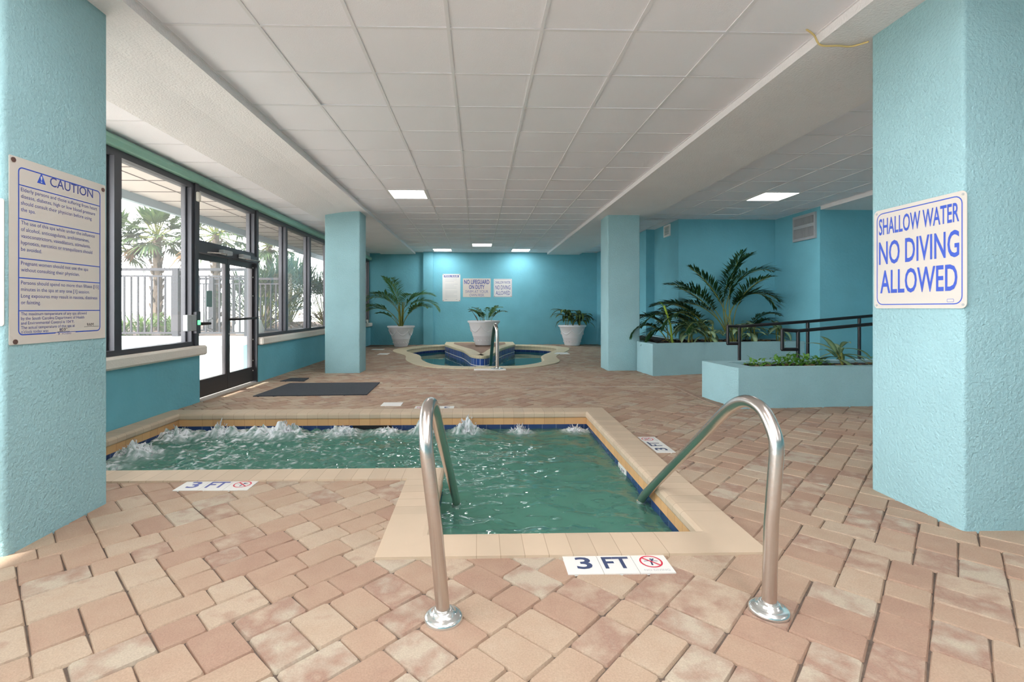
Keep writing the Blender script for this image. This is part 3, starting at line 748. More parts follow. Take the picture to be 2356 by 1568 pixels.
# ------------------------------------------------------------------ signs
def disc(cx, cy, r, n=24): return [(cx + r * math.cos(2 * math.pi * k / n), cy + r * math.sin(2 * math.pi * k / n)) for k in range(n)]
def rpoly(x0, x1, y0, y1, r): return rrect(x0, x1, y0, y1, r, 5)
def sign(label, O, U, W, H, board, rad=.012, screws=()):
    P = Plane(O, U, (0, 0, 1)); t = thing('notice_sign', label, 'sign', P.p(W / 2, 0))
    mb = MB(); P.slab(mb, rpoly(0, W, 0, H, rad), .001, .004); mb.build('board', board, t)
    if screws:
        for x, y in screws:
            mb = MB(); P.slab(mb, disc(x, y, .012, 12), .004, .008); mb.build('screw', M['screw'], t)
    return P, t
W, H = .612, .93
P, t = sign('tall caution notice on the near left column, listing spa rules', (-2.284, 2.436, 1.02), (0, 1, 0), W, H, M['sign'], .006, ((.02, H - .02), (W - .02, H - .03), (.03, .015)))
bd = MB(); tx = MB()
bx0, bx1, by0, by1 = .045, W - .04, .045, H - .045
P.ring(bd, rpoly(bx0, bx1, by0, by1, .025), .006, .0048)
for yy in (.795, .628, .43, .333, .168): P.line(bd, [(bx0, yy), (bx1, yy)], .005, .0049)
bd.build('border', M['blue'], t)
P.text(tx, 'CAUTION', .225, .832, .048, .29, bold=.006)
hd = MB(); P.slab(hd, [(.15, .83), (.2, .83), (.175, .885)], .0042, .005); hd.build('warning_triangle', M['blue'], t)
ex = MB(); P.text(ex, '!', .169, .836, .032, .01, z=.0056); ex.build('exclamation_mark', M['sign_w'], t)
lines = [(.765, 'Elderly persons and those suffering from heart'), (.732, 'disease, diabetes, high or low blood pressure'), (.699, 'should consult their physician before using'), (.666, 'the spa.'),
         (.6, 'The use of this spa while under the influence'), (.567, 'of alcohol, anticoagulants, antihistamines,'), (.534, 'vasoconstrictors, vasodilators, stimulants,'), (.501, 'hypnotics, narcotics or tranquilizers should'), (.468, 'be avoided.'),
         (.398, 'Pregnant women should not use the spa'), (.365, 'without consulting their physician.'),
         (.3, 'Persons should spend no more than fifteen [15]'), (.267, 'minutes in the spa at any one [1] session.'), (.234, 'Long exposures may result in nausea, dizziness'), (.201, 'or fainting.'),
         (.145, 'The maximum temperature of any spa allowed'), (.122, 'by the South Carolina Department of Health'), (.099, 'and Environmental Control is 104\u00b0F.'), (.076, "The actual temperature of this spa at"), (.055, "o'clock today was            F.")]
v, f = glyphs(lines[11][1]); fitw = (.5) / (max(p[0] for p in v) * .0185 / cap())
tx.build('lettering', M['blue_d'], t)
for lo, hi in ((.64, .8), (.44, .63), (.34, .42), (.18, .33), (0, .17)):
    tx = MB()
    for yy, tt in lines:
        if lo < yy < hi: P.text(tx, tt, .06, yy, .0185 if yy > .15 else .0155, xs=fitw)
    tx.build('lettering', M['blue_d'], t)
hw = MB(); P.text(hw, '9AM', .47, .078, .016, .05, z=.005); P.line(hw, [(.45, .074), (.56, .073)], .0015, .005)
hw.build('handwriting', M['black'], t)
hw = MB(); P.text(hw, '103\u00b0', .285, .057, .015, .05, z=.0056); P.line(hw, [(.27, .053), (.35, .053)], .0015, .0056)
hw.build('handwriting', M['black'], t)
mk = MB(); P.rect(mk, .26, .39, .036, .048, .0052); mk.m = 1; P.text(mk, 'POVERS', .30, .037, .008, .06, z=.0056); P.line(mk, [(.275, .047), (.285, .042), (.275, .037)], .003, .0056); mk.build('maker_mark', [M['sign'], M['blue_d']], t)

W, H = .61, .635
P, t = sign('large SHALLOW WATER NO DIVING ALLOWED board on the near right column', (2.613, 3.148, 1.2), (0, -1, 0), W, H, M['sign'], .03, ())
bd = MB(); P.ring(bd, rpoly(.022, W - .022, .022, H - .022, .045), .006, .0048); bd.build('border', M['blue'], t)
for tt, yy, hh, ww in (('SHALLOW WATER', .475, .1, .53), ('NO DIVING', .285, .14, .53), ('ALLOWED', .1, .14, .51)):
    tx = MB(); P.text(tx, tt, W / 2, yy, hh, ww, 'c', bold=.014); tx.build('lettering', M['blue'], t)
mk = MB(); P.ring(mk, rpoly(.5, .54, .035, .052, .004), .002, .0048); mk.build('maker_mark', M['blue'], t)
for x, y in ((.02, .02), (W - .02, .02), (.02, H - .02), (W - .02, H - .02)):
    mb = MB(); P.slab(mb, disc(x, y, .007, 10), .004, .006); mb.build('screw', M['grey'], t)

P, t = sign('edge of a blue bordered notice on the front face of the near left column', (-2.76, 2.418, 1.115), (1, 0, 0), .475, .615, M['sign'], .012)
bd = MB(); P.ring(bd, rpoly(.03, .445, .03, .585, .03), .007, .0048); bd.build('border', M['blue'], t)

yb = YF - .002; k = yb / 16.2
W, H = .592 * k, .906 * k
P, t = sign('tall POOL RULES notice on the far wall, leftmost of the three', (-1.18 * k, yb, 1.2 + .231 * k), (1, 0, 0), W, H, M['sign_w'], .03, ((.025, .025), (W - .025, .025), (.025, H - .025), (W - .025, H - .025)))
bd = MB(); P.rect(bd, .05, W - .05, H - .11, H - .04, .0048); bd.build('header_band', M['blue_d'], t)
tx = MB(); P.text(tx, 'POOL RULES', W / 2, H - .098, .046, .44, 'c', bold=.03, z=.0056); tx.build('header_lettering', M['sign_w'], t)
tx = MB()
for i in range(14):
    yy = H - .15 - i * .047; a = .09; b = W - .09 - (.12 if i % 3 == 2 else random.uniform(0, .04))
    if i in (3, 8): continue
    P.line(tx, [(a, yy), (b, yy)], .007, .0048)
P.line(tx, [(.09, .065), (.15, .065)], .014, .0048); P.line(tx, [(W - .15, .065), (W - .1, .065)], .014, .0048)
tx.build('fine_print', mat('faded_print', (176, 180, 186), .6), t)
W, H = .922 * k, .62 * k
P, t = sign('wide NO LIFEGUARD ON DUTY sign on the far wall, middle of the three', (-.504 * k, yb, 1.2 + .373 * k), (1, 0, 0), W, H, M['sign'], .015, ())
M['blue_g'] = mat('sign_grey_blue', (104, 112, 160), .5)
for tt, yy, hh, ww, bo in (('NO LIFEGUARD', .185, .135, .84, .02), ('ON DUTY', .35, .125, .52, .02), ('SWIM AT YOUR', .485, .092, .76, 0), ('OWN RISK', .6, .088, .5, 0)):
    tx = MB(); P.text(tx, tt, W / 2, H - yy, hh, ww, 'c', bold=bo); tx.build('lettering', M['blue_d' if bo else 'blue_g'], t)
W, H = .607 * k, .605 * k
P, t = sign('square SHALLOW WATER NO DIVING sign on the far wall, rightmost of the three', (.519 * k, yb, 1.2 + .376 * k), (1, 0, 0), W, H, M['sign_w'], .02, ((.025, .025), (W - .025, .02)))
bd = MB(); P.ring(bd, rpoly(.02, W - .02, .02, H - .02, .03), .006, .0048); bd.build('border', M['blue_d'], t)
for tt, yy, hh, ww in (('SHALLOW WATER', .165, .09, .5), ('NO DIVING', .355, .135, .5), ('ALLOWED', .535, .13, .48)):
    tx = MB(); P.text(tx, tt, W / 2, H - yy, hh, ww, 'c', bold=.006); tx.build('lettering', M['blue_d'], t)

# ------------------------------------------------------------------ depth markers on the deck
def marker(label, O, U, V, W=.494, H=.162, cells='3F0', faded=False, z=.004):
    P = Plane(O, U, V); t = thing('depth_marker', label, 'depth marker', P.p(W / 2, H / 2), 'three-tile depth markers')
    s = W / 3
    for i in range(3):
        mb = MB(); P.slab(mb, [(i * s + .0012, 0), ((i + 1) * s - .0012, 0), ((i + 1) * s - .0012, H), (i * s + .0012, H)], -.006, z); mb.build('tile', M['sign_w'], t)
    zz = z + .0008; mm = M['navy'] if not faded else M['blue_d']
    tx = MB(); P.text(tx, '3', s * .55, H * .27, H * .6, s * .45, 'c', zz, .02); tx.build('numeral', mm, t)
    tx = MB(); P.text(tx, 'FT', s * 1.5, H * .27, H * .6, s * .78, 'c', zz, .02); tx.build('lettering', mm, t)
    rg = MB(); c = (s * 2.5, H * .6); P.ring(rg, disc(c[0], c[1], H * .33, 32), H * .05, zz)
    P.line(rg, [(c[0] - H * .21, c[1] + H * .21), (c[0] + H * .21, c[1] - H * .21)], H * .05, zz + .0006); rg.build('prohibition_ring', M['red'], t)
    fg = MB(); P.line(fg, [(c[0] - H * .02, c[1] - H * .2), (c[0] + .0, c[1]), (c[0] + H * .12, c[1] + H * .16)], H * .05, zz); P.line(fg, [(c[0] - H * .2, c[1] + H * .02), (c[0], c[1] + H * .05), (c[0] + H * .2, c[1] + H * .02)], H * .025, zz)
    P.slab(fg, disc(c[0] + H * .03, c[1] + H * .13, H * .035, 10), zz - .0005, zz); fg.build('diver_symbol', M['navy'], t)
    if not faded:
        nd = MB(); P.text(nd, 'NO DIVING', s * 2.52, H * .1, H * .09, s * .72, 'c', zz); nd.build('small_lettering', M['grey'], t)
marker('3 FT no diving marker in the pavers at the near pool edge, between the handrails', (.405, 2.188, 0), (1, .002, 0), (0, 1, 0))
marker('3 FT no diving marker with faded letters, beside the near left column', (-2.01, 3.262, 0), (1, -.01, 0), (.0, 1, 0), .49, .175, faded=True)
marker('3 FT no diving marker set sideways along the right side of the pool', (1.645, 4.02, 0), (0, 1, 0), (-1, 0, 0), .49, .16)
marker('3 FT no diving marker facing away behind the far pool edge', (-.29, 6.0, 0), (-1, 0, 0), (0, -1, 0), .475, .155)
t = thing('pool_wall_marker', 'small white depth tile on the inner right wall of the spa pool', 'depth marker', (1.215, 4.08, -.16))
mb = MB(); mb.box(xr(4.08) - .005, xr(4.08) + .001, 3.98, 4.2, -.215, -.129); mb.build('tile', M['sign_w'], t)
P = Plane((xr(4.08) - .0055, 4.2, -.215), (0, -1, 0), (0, 0, 1)); mb = MB(); P.text(mb, '3 FT', .03, .025, .04, .15, z=.001); mb.build('lettering', M['navy'], t)
def plate(nm, label, x0, x1, y0, y1, z=.006, grp=None, cat='plate'):
    mb = MB(); mb.cbox(x0, x1, y0, y1, -.006, z, .002); return tag(mb.build(nm, M['white']), label, cat, grp)
plate('skimmer_lid', 'plain white skimmer lid in the pavers behind the far pool edge', -1.2, -.95, 6.03, 6.24, cat='lid')
plate('whirlpool_marker', 'row of white tiles at the foot of the tub handrail', -.08, .54, 9.46, 9.6, .016, cat='depth marker')
plate('whirlpool_marker', 'white tile on the deck left of the rear whirlpool', -2.62, -2.35, 12.7, 13.1, .006, cat='depth marker')
plate('whirlpool_marker', 'white tile on the deck right of the rear whirlpool', 2.0, 2.4, 12.7, 13.1, .014, cat='depth marker')
plate('whirlpool_marker', 'white tile on the deck near the potted palm', -3.1, -2.75, 14.2, 14.5, .006, cat='depth marker')

# ------------------------------------------------------------------ mats
mb = MB(); mb.prism([(-3.06, 6.72), (-1.54, 6.8), (-1.58, 7.9), (-3.0, 7.86)], -.004, .012)
o = tag(mb.build('door_mat', M['mat_r']), 'large black ribbed rubber mat inside the glass doors', 'mat')
mb = MB(); mb.prism([(-3.25, 8.1), (-2.86, 8.1), (-2.9, 8.46), (-3.2, 8.46)], -.004, .01)
tag(mb.build('floor_grate', M['mat_r']), 'small dark grate in the deck by the low window wall', 'grate')

# ------------------------------------------------------------------ plants
def leaflet(mb, b, d, side, ln, wd, tone, droop=.3, up=Vector((0, 0, 1))):
    d = d.normalized(); m = b + d * ln * .5 - up * droop * ln * .12; e = b + d * ln - up * droop * ln * .55
    s = d.cross(up); s = s.normalized() * wd / 2 if s.length > 1e-4 else Vector((wd / 2, 0, 0))
    fold = up * wd * .18
    vs = [b, m - s + fold, m - up * .0, m + s + fold, e]
    mb.add(vs, [(0, 1, 2), (0, 2, 3), (1, 4, 2), (2, 4, 3)], True, None, [(tone, 0, 0)] * 5)
def frond(base, az, e0, e1, L, lw, n, wd, stem_r=.008, bare=.3, tone=(.1, .6), lean=None):
    """feather frond: returns (leaf mesh, stem mesh)"""
    lf, st = MB(), MB(); p = Vector(base); pts = [p.copy()]; K = 16
    for i in range(K):
        e = e0 + (e1 - e0) * ((i + .5) / K) ** 1.4
        p = p + Vector((math.cos(az) * math.cos(e), math.sin(az) * math.cos(e), math.sin(e))) * L / K; pts.append(p.copy())
    st.tube(pts, [stem_r * (1 - .75 * i / K) for i in range(K + 1)], 6)
    sidev = Vector((-math.sin(az), math.cos(az), 0))
    for i in range(n):
        t = bare + (1 - bare) * i / (n - 1); x = t * K; k = min(K - 1, int(x)); q = pts[k].lerp(pts[k + 1], x - k); tg = (pts[k + 1] - pts[k]).normalized()
        u = (t - bare) / (1 - bare); ll = lw * (math.sin(math.pi * (.18 + .74 * u)) ** .8) * random.uniform(.85, 1.1)
        nrm = tg.cross(sidev); nrm = -nrm if nrm.z < 0 and abs(nrm.z) > .05 else nrm
        for sd in (-1, 1):
            d = sidev * sd * random.uniform(.75, .95) + tg * (.5 + .5 * u) + nrm * random.uniform(.15, .4)
            leaflet(lf, q, d, sd, ll, wd * random.uniform(.8, 1.15), random.uniform(*tone), random.uniform(.15, .55))
    return lf, st
def pot(root, c, H, rt, rb):
    mb = MB()
    mb.lathe([(rb * .9, 0), (rb, .01), (rb * 1.03, .03), (rb + (rt - rb) * .3, H * .36), (rb + (rt - rb) * .34, H * .375), (rb + (rt - rb) * .36, H * .40), (rb + (rt - rb) * .36, H * .42), (rt * .915, H * .9), (rt * .985, H * .925), (rt, H * .95), (rt, H * .985), (rt * .97, H), (rt * .9, H), (rt * .87, H * .93), (rt * .8, H * .85)], c, 48)
    for k in range(6):
        a = k * math.pi / 3 + .3; zz = H * .8; r = rb + (rt * .915 - rb) * zz / (H * .9)
        mb.ell((c[0] + r * math.cos(a), c[1] + r * math.sin(a), c[2] + zz), H * .03, H * .03, H * .04)
        for i in range(3):
            b = a + i * math.pi / 9; z2 = H * .2; r = rb + (rt - rb) * .18
            mb.ell((c[0] + r * math.cos(b), c[1] + r * math.sin(b), c[2] + z2), H * .02, H * .02, H * .035)
    p = mb.build('pot', M['pot'], root)
    for k in range(6):
        g = MB(); a0 = k * math.pi / 3 + .3; pts = []
        for i in range(9):
            u = i / 8; a = a0 + u * math.pi / 3; zz = H * (.78 - .22 * math.sin(math.pi * u)); r = rb + (rt * .915 - rb) * zz / (H * .9)
            pts.append((c[0] + (r + .003) * math.cos(a), c[1] + (r + .003) * math.sin(a), c[2] + zz))
        g.tube(pts, [H * (.012 + .016 * math.sin(math.pi * i / 8)) for i in range(9)], 8); g.build('garland', M['pot'], p)
    s = MB(); s.lathe([(rt * .84, H * .9), (rt * .4, H * .93), (.001, H * .94)], c, 24); s.build('soil', M['soil'], root)
def blade_leaf(mb, b, az, el, L, wd, curl, tones, K=7):
    """broad leaf with a pale centre: tone 0 at the rim, 1 in the middle"""
    p = Vector(b); vs, cs = [], []; s = Vector((-math.sin(az), math.cos(az), 0))
    for i in range(K + 1):
        u = i / K; e = el - curl * u ** 1.2
        w = wd * (math.sin(math.pi * min(1, .04 + u * .96)) ** .75) * (1 - .25 * u) if i < K else 0
        up = Vector((-math.cos(az) * math.sin(e), -math.sin(az) * math.sin(e), math.cos(e)))
        for q, f in ((-1, tones[0]), (-.5, tones[1]), (0, tones[2]), (.5, tones[1]), (1, tones[0])):
            vs.append(p + s * q * w / 2 + up * abs(q) * w * .12); cs.append((f + random.uniform(-.06, .06), 0, 0))
        p = p + Vector((math.cos(az) * math.cos(e), math.sin(az) * math.cos(e), math.sin(e))) * L / K
    mb.add(vs, [(i * 5 + j, i * 5 + j + 1, (i + 1) * 5 + j + 1, (i + 1) * 5 + j) for i in range(K) for j in range(4)], True, None, cs)
def bushy(root, c, n, L, wd, stem_h, m, tones=(.0, .6, .9), spread=.05, el=(.2, 1.1), stems=3, curl=(.8, 1.8)):
    st = MB(); heads = []
    for k in range(stems):
        a = random.uniform(0, 6.28); r = random.uniform(0, spread); x, y = c[0] + r * math.cos(a), c[1] + r * math.sin(a); h = stem_h * random.uniform(.6, 1.1)
        tx, ty = x + random.uniform(-.06, .06), y + random.uniform(-.06, .06)
        st.tube([(x, y, c[2] - .02), ((x + tx) / 2, (y + ty) / 2, c[2] + h * .5), (tx, ty, c[2] + h)], .012, 6); heads.append((tx, ty, h))
    st.build('stem', M['stem'], root)
    for k in range(n):
        hx, hy, h = heads[k % stems]; lf = MB(); z = c[2] + h * (.45 + .55 * ((k // stems) / max(1, n // stems)))
        blade_leaf(lf, (hx, hy, z), k * 2.4 + random.uniform(-.3, .3), random.uniform(*el), L * random.uniform(.75, 1.15), wd * random.uniform(.8, 1.15), random.uniform(*curl), tones)
        lf.build('leaf', m, root)

# potted areca on the left
PX, PY = -2.42, 15.4
t = thing('potted_palm', 'tall feathery palm in a white pot at the far wall, left of the whirlpool', 'potted plant', (PX, PY, 0))
pot(t, (PX, PY, 0), .655, .43, .205)
FR = [(175, 84, -62, 2.05, .46), (200, 70, -45, 1.55, .4), (185, 66, -75, 1.75, .3), (5, 86, -60, 1.75, .38), (-25, 74, -20, 1.25, .36), (10, 90, -20, 1.7, .4), (-100, 84, 30, 1.75, .36), (-140, 82, -5, 1.6, .42), (-60, 80, 5, 1.45, .36), (160, 90, 40, 1.75, .36), (-15, 66, 20, 1.05, .22), (165, 58, -10, .95, .2)]
for a, e0, e1, L, lw in FR:
    lf, st = frond((PX + random.uniform(-.05, .05), PY + random.uniform(-.05, .05), .6), R(a), R(e0), R(e1), L, lw * 1.25, 40, .036, .01, .45)
    f = lf.build('frond', M['areca'], t); st.build('rachis', M['stem'], f)
st = MB()
for k in range(6):
    a = k * 1.05; st.tube([(PX + .04 * math.cos(a), PY + .05 * math.sin(a), .58), (PX + .07 * math.cos(a), PY + .07 * math.sin(a), 1.05), (PX + .1 * math.cos(a), PY + .1 * math.sin(a), 1.4)], [.024, .017, .009], 8)
st.build('stem', M['stem'], t)
# pot on the peninsula
c = (.167, 14.4, .122)
t = thing('potted_shrub', 'low bushy green plant in a white garlanded pot on the whirlpool peninsula', 'potted plant', c)
pot(t, c, .72, .48, .25)
for k in range(11):
    a = k * 2.4; r = random.uniform(.02, .2)
    lf, st = frond((c[0] + .08 + r * math.cos(a), c[1] + r * math.sin(a), c[2] + .66), a, R(random.uniform(50, 85)), R(random.uniform(-30, 30)), random.uniform(.45, .75), .17, 13, .06, .006, .3, (0, .5))
    f = lf.build('frond', M['areca_d'] if k % 2 else M['areca'], t); st.build('rachis', M['stem'], f)
tw = MB()
for k in range(5): tw.tube([(c[0] - .15, c[1], c[2] + .66), (c[0] - .2 - .03 * k, c[1] + .02 * k, c[2] + .8 + .04 * k), (c[0] - .24 - .05 * k, c[1] - .02 * k, c[2] + .86 + .06 * k)], .005, 5)
tw.build('dry_twig', M['trunk'], t)
# right pot
c = (3.05, 15.75, 0)
t = thing('potted_dracaena', 'striped broad-leaved plant in a white pot at the far wall, right of the whirlpool', 'potted plant', c)
pot(t, c, .66, .45, .24)
bushy(t, (c[0] - .18, c[1] - .05, .62), 26, .58, .14, .55, M['varieg_d'], (.0, .1, .8), .06, (-.1, 1.0), 2, (1.0, 2.2))
bushy(t, (c[0] + .18, c[1] - .05, .62), 24, .56, .14, .5, M['varieg_d'], (.0, .05, .5), .06, (.0, 1.0), 2, (1.0, 2.2))

# planters
PL1 = [(3.09, 8.56), (4.2, 8.88), (6.23, 9.15), (6.23, 10.09), (4.18, 10.09), (4.18, 11.48), (3.98, 11.48), (3.03, 11.48), (3.03, 9.93), (3.15, 9.92), (3.15, 9.32), (3.05, 9.3)]
t = thing('planter_bed', 'raised teal planter with tall palms behind the far right column', 'planter', (4.5, 9.5, 0))
mb = MB(); mb.prism(PL1, -.012, .57, False, False)
inner = [(3.24, 8.74), (4.18, 9.02), (6.12, 9.28), (6.12, 10.0), (4.08, 10.0), (4.08, 11.38), (3.26, 11.38), (3.26, 9.2)]
flat(mb, [PL1, inner], .57); mb.prism(inner, .3, .57, False, False); mb.build('wall', M['teal'], t)
mb = MB(); flat(mb, [inner], .545)
for k in range(60): mb.ell((random.uniform(3.3, 5.9), random.uniform(9.25, 9.95), .545), random.uniform(.03, .07), random.uniform(.03, .06), random.uniform(.01, .03), 7, 5, .2)
mb.build('soil', M['soil'], t)
PL2 = [(3.11, 5.75), (5.7, 5.94), (5.65, 6.78), (3.045, 6.56)]; inn2 = [(3.36, 5.92), (5.55, 6.08), (5.52, 6.6), (3.32, 6.42)]
t = thing('planter_bed', 'low teal planter box with groundcover, in front of the black ramp railing', 'planter', (4.4, 6.2, 0))
mb = MB(); mb.prism(PL2, -.012, .487, False, False); flat(mb, [PL2, inn2], .487); mb.prism(inn2, .2, .487, False, False); mb.build('wall', M['teal'], t)
mb = MB(); flat(mb, [inn2], .452)
for k in range(50): mb.ell((random.uniform(3.5, 5.4), random.uniform(6.1, 6.4), .455), random.uniform(.02, .05), random.uniform(.02, .04), random.uniform(.008, .02), 7, 5, .2)
mb.build('soil', M['soil'], t)
def chips(name, label, spots, mt):
    mb = MB()
    for x, y, z, r in spots: mb.ell((x, y, z), r, r * .7, r * .25, 7, 5, .2)
    return tag(mb.build(name, mt), label, 'leaf litter', kind='stuff')
chips('leaf_litter', 'pale dry leaf bits scattered on the planter soil', [(random.uniform(3.5, 5.4), random.uniform(6.05, 6.4), .475, random.uniform(.015, .045)) for _ in range(26)] + [(random.uniform(3.5, 5.8), random.uniform(9.3, 9.6), .57, random.uniform(.015, .05)) for _ in range(20)], M['fan_d'])
# palms in planter 1
def areca(label, base, FR, mtl, bare=.36, n=26):
    t = thing('areca_palm', label, 'palm', base, 'palms in the rear planter')
    for a, e0, e1, L, lw in FR:
        b = (base[0] + random.uniform(-.06, .06), base[1] + random.uniform(-.06, .06), base[2] - .03)
        lf, st = frond(b, R(a), R(e0), R(e1), L, lw * 1.05, int(n * 1.4), .034, .012, bare, (0, .45))
        f = lf.build('frond', mtl, t); st.build('rachis', M['stem'], f)
    return t
areca('tall dark palm leaning up against the alcove wall, tallest in the rear planter', (4.95, 9.4, .55), [(0, 112, -15, 2.05, .46), (0, 110, 30, 1.95, .44), (5, 106, 55, 1.85, .38), (180, 74, 0, 1.8, .44), (180, 68, -30, 1.7, .42), (175, 78, 35, 1.75, .4), (0, 113, -65, 1.75, .42), (-15, 108, -45, 1.65, .4), (190, 64, 15, 1.6, .4), (-60, 96, 10, 1.6, .38)], M['areca_d'], .46)
areca('wide low arching palm at the left end of the rear planter', (4.55, 9.4, .55), [(180, 62, -55, 1.75, .36), (165, 55, -35, 1.6, .38), (200, 66, -60, 1.65, .36), (150, 70, -20, 1.5, .38), (185, 48, -65, 1.6, .34), (140, 62, -40, 1.3, .34), (215, 60, -50, 1.2, .32), (175, 72, -20, 1.5, .34)], M['areca_d'])
areca('small palm with drooping fronds close to the near right end of the column', (3.75, 9.35, .55), [(185, 66, -70, 1.0, .26), (200, 60, -80, .95, .24), (160, 75, -30, 1.05, .28), (20, 70, -50, .8, .24), (80, 80, -20, 1.0, .28)], M['areca_d'], n=24)
areca('young palm with two thin fronds standing right of the tallest palm', (5.45, 9.75, .55), [(0, 80, -25, 1.05, .22), (15, 82, -50, .95, .2), (-10, 75, 20, .6, .16)], M['areca_d'], n=20)
def dief(label, c, n, L, wd, h, stems=3, mtl='varieg', grp='variegated plants in the planters'):
    t = thing('dieffenbachia', label, 'plant', c, grp); bushy(t, c, n, L, wd, h, M[mtl], (.1, .75, .95), .08, (-.2, 1.1), stems, (.9, 2.0)); return t
dief('pale variegated plant under the arching palm, left in the rear planter', (4.0, 9.15, .55), 18, .42, .13, .34, 4)
dief('pale variegated plant in front of the tallest palm stems', (4.35, 9.2, .55), 14, .4, .13, .3, 3)
dief('variegated plant just right of the first railing post', (5.0, 9.3, .55), 14, .36, .12, .32, 3)
dief('variegated plant second right of the first railing post', (5.4, 9.35, .55), 14, .36, .12, .34, 3)
dief('yellowing variegated plant behind the front railing loop', (5.95, 9.5, .55), 13, .4, .12, .36, 3)
t = thing('dieffenbachia', 'leggy plant with long pale leaves standing in the low front planter', 'plant', (4.72, 6.2, .455), 'variegated plants in the planters')
bushy(t, (4.72, 6.2, .455), 17, .42, .085, .24, M['varieg'], (.1, .45, .6), .06, (-.2, .9), 2, (.5, 1.3))
t = thing('banana_shoot', 'single tall yellow-green stalk among the palms by the far right column', 'plant', (3.62, 9.2, .55))
mb = MB(); mb.tube([(3.72, 9.25, .53), (3.66, 9.2, .9), (3.52, 9.15, 1.25)], [.02, .018, .02], 8); mb.build('stem', mat('yellow_green_stalk', (150, 176, 60), .5), t)
mb = MB(); blade_leaf(mb, (3.52, 9.15, 1.23), 2.2, .9, .2, .05, .8, (.4, .5, .6)); mb.build('leaf', M['ground_l'], t)
def clump(label, c, n, rx, ry, h, grp='groundcover clumps in the low planter'):
    mb = MB(); 
    for k in range(n):
        a = random.uniform(0, 6.28); r = random.random() ** .5
        blade_leaf(mb, (c[0] + rx * r * math.cos(a), c[1] + ry * r * math.sin(a), c[2] + random.uniform(0, h)), random.uniform(0, 6.28), random.uniform(-.2, 1.1), random.uniform(.05, .1), random.uniform(.03, .055), random.uniform(.4, 1.4), (random.random() * .6, .4, .6), 4)
    return tag(mb.build('groundcover', M['ground_l']), label, 'groundcover', grp)
clump('small leafy groundcover at the left end of the low planter', (3.55, 6.15, .46), 40, .13, .09, .07)
clump('largest bright green groundcover clump in the low planter', (4.0, 6.15, .46), 130, .28, .12, .13)
clump('sparse groundcover left of the leggy plant in the low planter', (4.4, 6.2, .46), 40, .14, .1, .09)
clump('groundcover at the right end of the low planter beside the near column', (5.3, 6.25, .46), 80, .22, .12, .1)

# ------------------------------------------------------------------ ramp railing
def ramp_rail(label, pts_loop, posts):
    t = thing('ramp_railing', label, 'railing', (pts_loop[0][0], pts_loop[0][1], 0), 'black ramp railings')
    mb = MB()
    for seg in zip(pts_loop, pts_loop[1:]): mb.tube(seg, .026, 12)
    for p in pts_loop[1:-1]: mb.ell(p, .0265, .0265, .0265)
    mb.build('handrail', M['black'], t)
    for x, y, z in posts:
        mb = MB(); mb.tube([(x, y, -.005), (x, y, z)], .026, 12); mb.build('post', M['black'], t)
ramp_rail('black ramp railing farther back, in front of the rear planter', [(4.42, 8.2, .6), (4.25, 8.2, .6), (4.25, 8.2, .9), (4.45, 8.2, .893), (5.65, 8.22, .975), (7.0, 8.3, 1.085)], [(4.45, 8.2, .893), (5.65, 8.22, .97), (6.6, 8.28, 1.05)])
ramp_rail('black ramp railing nearer, rising behind the low planter box', [(4.8, 7.2, .585), (4.56, 7.2, .585), (4.56, 7.2, .878), (4.8, 7.2, .862), (5.95, 7.24, .96), (6.8, 7.3, 1.03)], [(4.8, 7.2, .862), (6.5, 7.28, 1.0)])
# ------------------------------------------------------------------ wall vents, wire, outlet
t = thing('wall_vent', 'small white louvred vent high on the alcove wall', 'vent', (4.185, 10.69, 2.78))
mb = MB(); y0, y1, z0, z1 = 10.517, 10.864, 2.785, 3.04
for a, b, c, d in ((y0, y1, z0, z0 + .035), (y0, y1, z1 - .035, z1), (y0, y0 + .035, z0 + .035, z1 - .035), (y1 - .035, y1, z0 + .035, z1 - .035)): mb.box(4.165, 4.19, a, b, c, d)
mb.build('frame', M['white'], t)
mb = MB()
for k in range(6): mb.box(4.172, 4.188, y0 + .035, y1 - .035, z0 + .045 + k * .03, z0 + .06 + k * .03)
mb.build('louvre', M['sign'], t)
t = thing('return_grille', 'large grey return air grille at the top of the right alcove wall', 'grille', (6.235, 9.15, 2.52))
y0, y1, z0, z1 = 8.83, 9.475, 2.5, 2.985; zm = (z0 + z1) / 2 + .02
mb = MB()
for a, b, c, d in ((y0, y1, z0, z0 + .05), (y0, y1, z1 - .05, z1), (y0, y0 + .04, z0 + .05, z1 - .05), (y1 - .04, y1, z0 + .05, z1 - .05), (y0 + .04, y1 - .04, zm - .03, zm + .03)): mb.box(6.205, 6.24, a, b, c, d)
mb.build('frame', M['grey'], t)
for a, b in ((z0 + .05, zm - .03), (zm + .03, z1 - .05)):
    mb = MB()
    n = 22
    for k in range(n):
        y = y0 + .045 + (y1 - y0 - .09) * k / (n - 1); mb.box(6.215, 6.238, y - .004, y + .004, a, b)
    mb.m = 1; mb.box(6.236, 6.2395, y0 + .04, y1 - .04, a, b); mb.build('mesh_screen', [M['grey'], mat('grille_dark', (84, 84, 86), .8)], t)
mb = MB(); mb.tube(spline([(2.2, 3.215, 3.07), (2.27, 3.24, 3.045), (2.33, 3.26, 2.99), (2.45, 3.255, 2.985), (2.55, 3.27, 2.99), (2.615, 3.2, 2.985)], 6, False), .006, 8)
tag(mb.build('loose_wire', M['yellow']), 'thin yellow wire running from the ceiling to the near right column', 'wire')
mb = MB(); mb.cbox(XW, XW + .03, 15.7, 15.85, .66, .84, .006); tag(mb.build('outlet_box', M['white']), 'small white outlet box in the far left corner', 'outlet')

